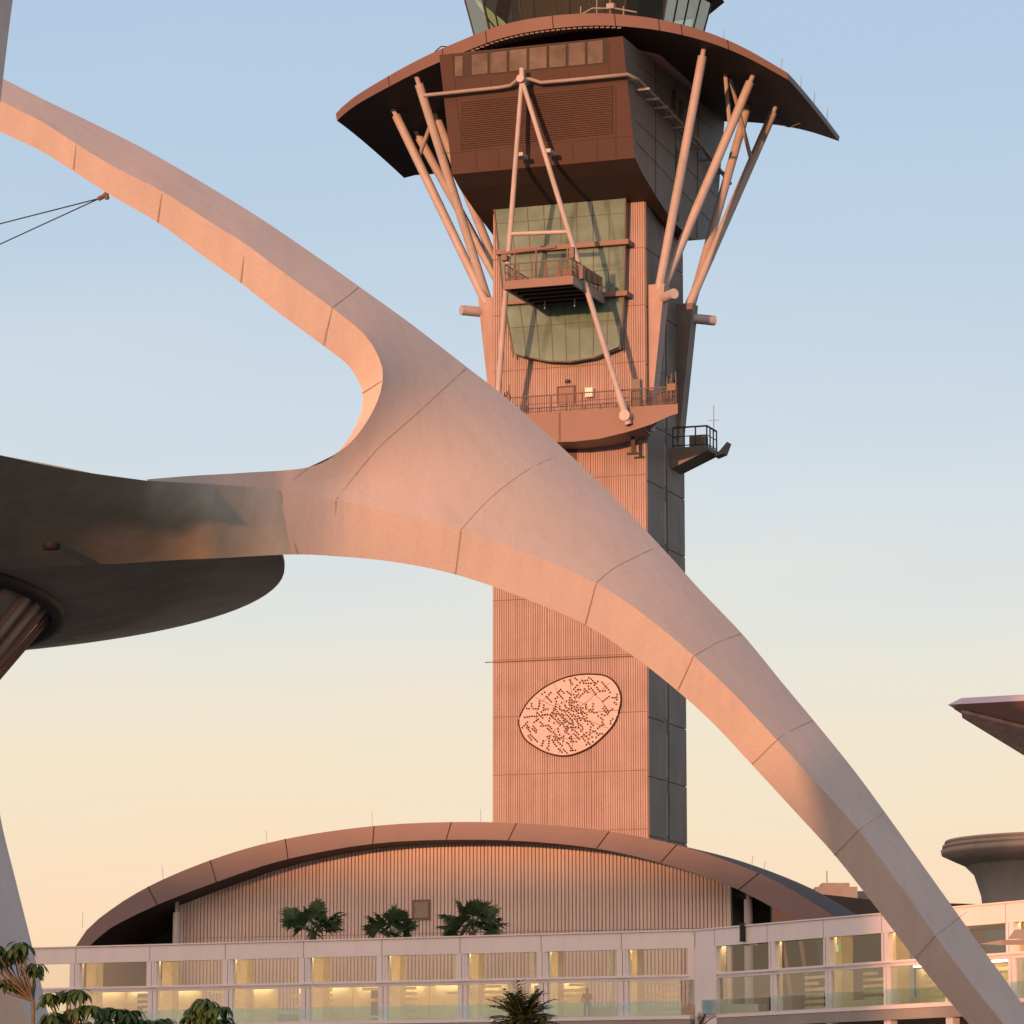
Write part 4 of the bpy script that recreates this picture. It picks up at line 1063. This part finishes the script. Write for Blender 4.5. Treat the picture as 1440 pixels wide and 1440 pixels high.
# street lamp head at right edge
lp = P(1475, 1327, 62)
slamp = thing('street_lamp', 'street lamp with flat thin head poking in at the right edge', 'street lamp', (lp.x, lp.y, 0))
m_ = MB(); m_.tube([(0, 0, 0), (0, 0, lp.z + .1)], .07, 12, r2=.05); obj('pole', m_, 'steel', slamp)
def sp(px, py, dy): return P(px, py, 62 + dy)
m_ = MB()
m_.prism([sp(1378, 1327, 0), sp(1408, 1322, -.16), sp(1476, 1320, -.16), sp(1476, 1320, .16), sp(1408, 1322, .16)], [sp(1379, 1328, 0), sp(1408, 1329, -.15), sp(1476, 1328, -.15), sp(1476, 1328, .15), sp(1408, 1329, .15)])
obj('lamp_head', m_, 'steel', slamp, local=False)
m_ = MB(); m_.prism([sp(1417, 1320.5, -.07), sp(1446, 1320.5, -.07), sp(1446, 1320.5, .07), sp(1417, 1320.5, .07)], [sp(1427, 1307, -.05), sp(1440, 1307, -.05), sp(1440, 1307, .05), sp(1427, 1307, .05)]); obj('sensor', m_, 'steel', slamp, local=False)

# unseen blocks added behind the viewer to shade the lower storeys
def blk(center, w_, dpt, h, lab):
    t = thing('shade_block', lab, 'building', center, R(-SUN_AZ) * -1 + math.pi / 2 * 0)
    t.rotation_euler = (0, 0, -R(SUN_AZ))
    m_ = MB(); m_.box(-w_ / 2, w_ / 2, -dpt / 2, dpt / 2, 0, h); obj('walls', m_, 'shade_wall', t)
    m_ = MB(); m_.box(-w_ / 2 - .4, w_ / 2 + .4, -dpt / 2 - .4, dpt / 2 + .4, h + .003, h + .5); obj('roof', m_, 'roofdark', t)
    return t
def caster(q, w_, along, top, at, lab):
    """block across the sun's path: q = offset square to the sun, its shadow edge passes height `top` at depth `at`"""
    sh = Vector((SDIR.x, SDIR.y, 0)).normalized(); pp = Vector((-sh.y, sh.x, 0))
    if pp.x < 0: pp = -pp
    c_ = pp * q + sh * along
    dist = along - Vector((0, at, 0)).dot(sh)
    blk((c_.x, c_.y, 0), w_, 14, top + dist * math.tan(R(SUN_EL)), lab)
caster(-94, 62, 110, 16.3, 224, 'tall pale shade block added far behind the viewer')
caster(-44, 32, 190, 10.9, 128, 'lower pale shade block added behind the viewer')

# ================================================================== PLANTS
def frond_fan(mb, base, d, ln, rad_, mi, rng):
    """fan palm leaf: stalk and a fan of narrow blades"""
    up = Vector((0, 0, 1)); d = d.normalized(); side = d.cross(up).normalized(); nrm = side.cross(d).normalized()
    ro = rng.uniform(-1.1, 1.1); side, nrm = (side * math.cos(ro) + nrm * math.sin(ro)), (nrm * math.cos(ro) - side * math.sin(ro))
    tip = base + d * ln; mb.tube([base, lerp(base, tip, .5) + Vector((0, 0, .03)), tip], .022, 4, mi, caps=False)
    nb_ = 17
    for k in range(nb_):
        a = lerp(-1.35, 1.35, k / (nb_ - 1)); L_ = rad_ * (1 - .22 * abs(a) / 1.35) * rng.uniform(.88, 1.05)
        dd = (d * math.cos(a) + side * math.sin(a)).normalized(); w_ = .068
        pw = dd.cross(nrm).normalized() * w_
        mid = tip + dd * L_ * .6 + nrm * .02; end = tip + dd * L_ + Vector((0, 0, -.16 * L_ * rng.uniform(.4, 1.8)))
        fold = nrm * (.03 if k % 2 else -.03)
        mb.add([tip, mid - pw + fold, end, mid + pw - fold], [(0, 1, 2, 3)], mi)
def fan_palm(px, py, Y, label, size, seed, group):
    rng = random.Random(seed); c_ = P(px, py, Y)
    t = thing('fan_palm', label, 'palm tree', (c_.x, c_.y, 0), 0, group)
    m_ = MB(); h = c_.z
    m_.tube([(0, 0, 0), (.05, 0, h * .4), (.02, .03, h * .75), (0, 0, h)], .26, 12, r2=.2); obj('trunk', m_, 'bark', t)
    m_ = MB()
    for k in range(24):
        e = rng.uniform(-.1, 1.1) if k else 1.4; a = k * 2.399 + rng.uniform(-.2, .2)
        d = Vector((math.cos(a) * math.cos(e), math.sin(a) * math.cos(e), math.sin(e)))
        frond_fan(m_, Vector((0, 0, h)) + d * .15, d, size * rng.uniform(.45, .72), size * rng.uniform(.6, .78), 1 if e < -.2 and rng.random() < .5 else 0, rng)
    obj('crown', m_, ['palm', 'palm2'], t)
fan_palm(440, 1312, 213, 'fan palm crown left of the other two above the white parapet', 1.55, 2, 'fan palms between the walkway and the vaulted hall')
fan_palm(549, 1318, 213, 'smallest of the three fan palms, in the middle above the white parapet', 1.34, 5, 'fan palms between the walkway and the vaulted hall')
fan_palm(664, 1310, 213, 'fan palm rising highest, right of the small wall window', 1.72, 9, 'fan palms between the walkway and the vaulted hall')

def leaflet(mb, base, d, ln, w_, mi, droop):
    d = d.normalized(); side = d.cross(Vector((0, 0, 1)))
    side = side.normalized() if side.length > .01 else Vector((1, 0, 0))
    pts = []; p = base.copy(); dd = d.copy(); nseg = 4; wd = [.15, .8, 1.0, .75, .05]; rows = []
    for k in range(nseg + 1):
        nr = side.cross(dd).normalized()
        rows.append([p - side * w_ * wd[k] + nr * w_ * .25 * wd[k], p, p + side * w_ * wd[k] + nr * w_ * .25 * wd[k]])
        dd = (dd + Vector((0, 0, -droop))).normalized(); p = p + dd * ln / nseg
    mb.grid(rows, mi, True)
def umbrella_plant(pxs, Y, label, seed, stem_px, group=None, ln=.17, nlf=9, whorls_extra=2):
    rng = random.Random(seed); s0 = P(*stem_px, Y)
    t = thing('umbrella_plant', label, 'shrub', (s0.x, s0.y, 0), 0, group)
    lf, stm = MB(), MB(); zj_ = min(P(x, y, Y).z for x, y in pxs) - .25; hub = Vector((s0.x, s0.y, max(.3, zj_)))
    stm.tube([(s0.x, s0.y, 0), (s0.x + .02, s0.y, hub.z * .6), hub], .035, 7, r2=.022)
    for x, y in pxs:
        for q in range(whorls_extra + 1):
            c_ = P(x + (rng.uniform(-9, 9) if q else 0), y + (rng.uniform(-6, 8) if q else 0), Y + rng.uniform(-.35, .35))
            mid = lerp(hub, c_, .6) + Vector((rng.uniform(-.04, .04), 0, -.05)); stm.tube([hub, mid, c_], .012, 5, r2=.007)
            a0 = rng.random() * 6.28; tilt = Vector((rng.uniform(-.3, .3), rng.uniform(-.3, .3), 0))
            for k in range(nlf):
                a = a0 + 2 * math.pi * k / nlf + rng.uniform(-.12, .12); e = rng.uniform(-.25, .35)
                d = Vector((math.cos(a) * math.cos(e), math.sin(a) * math.cos(e), math.sin(e))) + tilt
                leaflet(lf, c_ + d.normalized() * .035, d, ln * rng.uniform(.8, 1.1), ln * .17, rng.choice([0, 0, 1]), rng.uniform(.35, .6))
    obj('stem', stm, 'stem', t, local=False); obj('foliage', lf, ['leaf', 'leaf2'], t, local=False)
umbrella_plant([(6, 1342), (34, 1331), (47, 1360), (4, 1378), (22, 1335), (-12, 1355), (-8, 1335)], 45, 'tall umbrella plant with bare leaning stem against the grey leg at far left', 11, (46, 1440))
umbrella_plant([(72, 1400), (93, 1397), (114, 1395), (80, 1424), (104, 1420), (122, 1415), (70, 1432), (90, 1440), (120, 1438)], 43, 'broad leafy umbrella plant at bottom left in front of the lit panes', 12, (95, 1520))
umbrella_plant([(148, 1418), (168, 1420), (180, 1426), (150, 1436), (172, 1440), (203, 1436), (232, 1438)], 44, 'lower umbrella plant between the two taller ones at bottom left', 13, (172, 1520))
umbrella_plant([(292, 1408), (276, 1416), (308, 1417), (268, 1432), (290, 1430), (314, 1434), (326, 1440), (262, 1444)], 44, 'dome shaped umbrella plant with white speckled stems below the third bay', 14, (292, 1520))
def feather_bush(px, py, Y, wpx, label, seed, nf=46):
    rng = random.Random(seed); c_ = P(px, py, Y); s_ = wpx / FPX * Y
    t = thing('feathery_shrub', label, 'shrub', (c_.x, c_.y, 0)); m_ = MB(); stm = MB()
    stm.tube([(0, 0, 0), (0, 0, c_.z)], .05, 8, r2=.03)
    for k in range(nf):
        a = k * 2.399; e = rng.uniform(.0, 1.45); d = Vector((math.cos(a) * math.cos(e), math.sin(a) * math.cos(e), math.sin(e))).normalized()
        L_ = s_ * rng.uniform(.38, .62); b_ = Vector((0, 0, c_.z)); p = b_.copy(); dd = d.copy(); sp_ = []
        for q in range(12):
            sp_.append(p.copy()); dd = (dd + Vector((0, 0, -.07))).normalized(); p = p + dd * L_ / 12
            if q > 1:
                sd_ = dd.cross(Vector((0, 0, 1))).normalized()
                for sg in (-1, 1): leaflet(m_, p, sd_ * sg + dd * .7 + Vector((0, 0, rng.uniform(-.1, .3))), s_ * .17 * (1 - .4 * q / 12), s_ * .02, rng.choice([0, 0, 0, 1]), .1)
        stm.tube(sp_, .006, 4, caps=False)
    obj('stem', stm, 'stem', t); obj('foliage', m_, ['leaf', 'leaf2'], t)
feather_bush(736, 1442, 60, 100, 'dark feathery shrub at the bottom centre before the walkway glass', 21, 120)
feather_bush(985, 1448, 60, 50, 'small sparse shrub at the bottom below the white corner post', 22, 14)
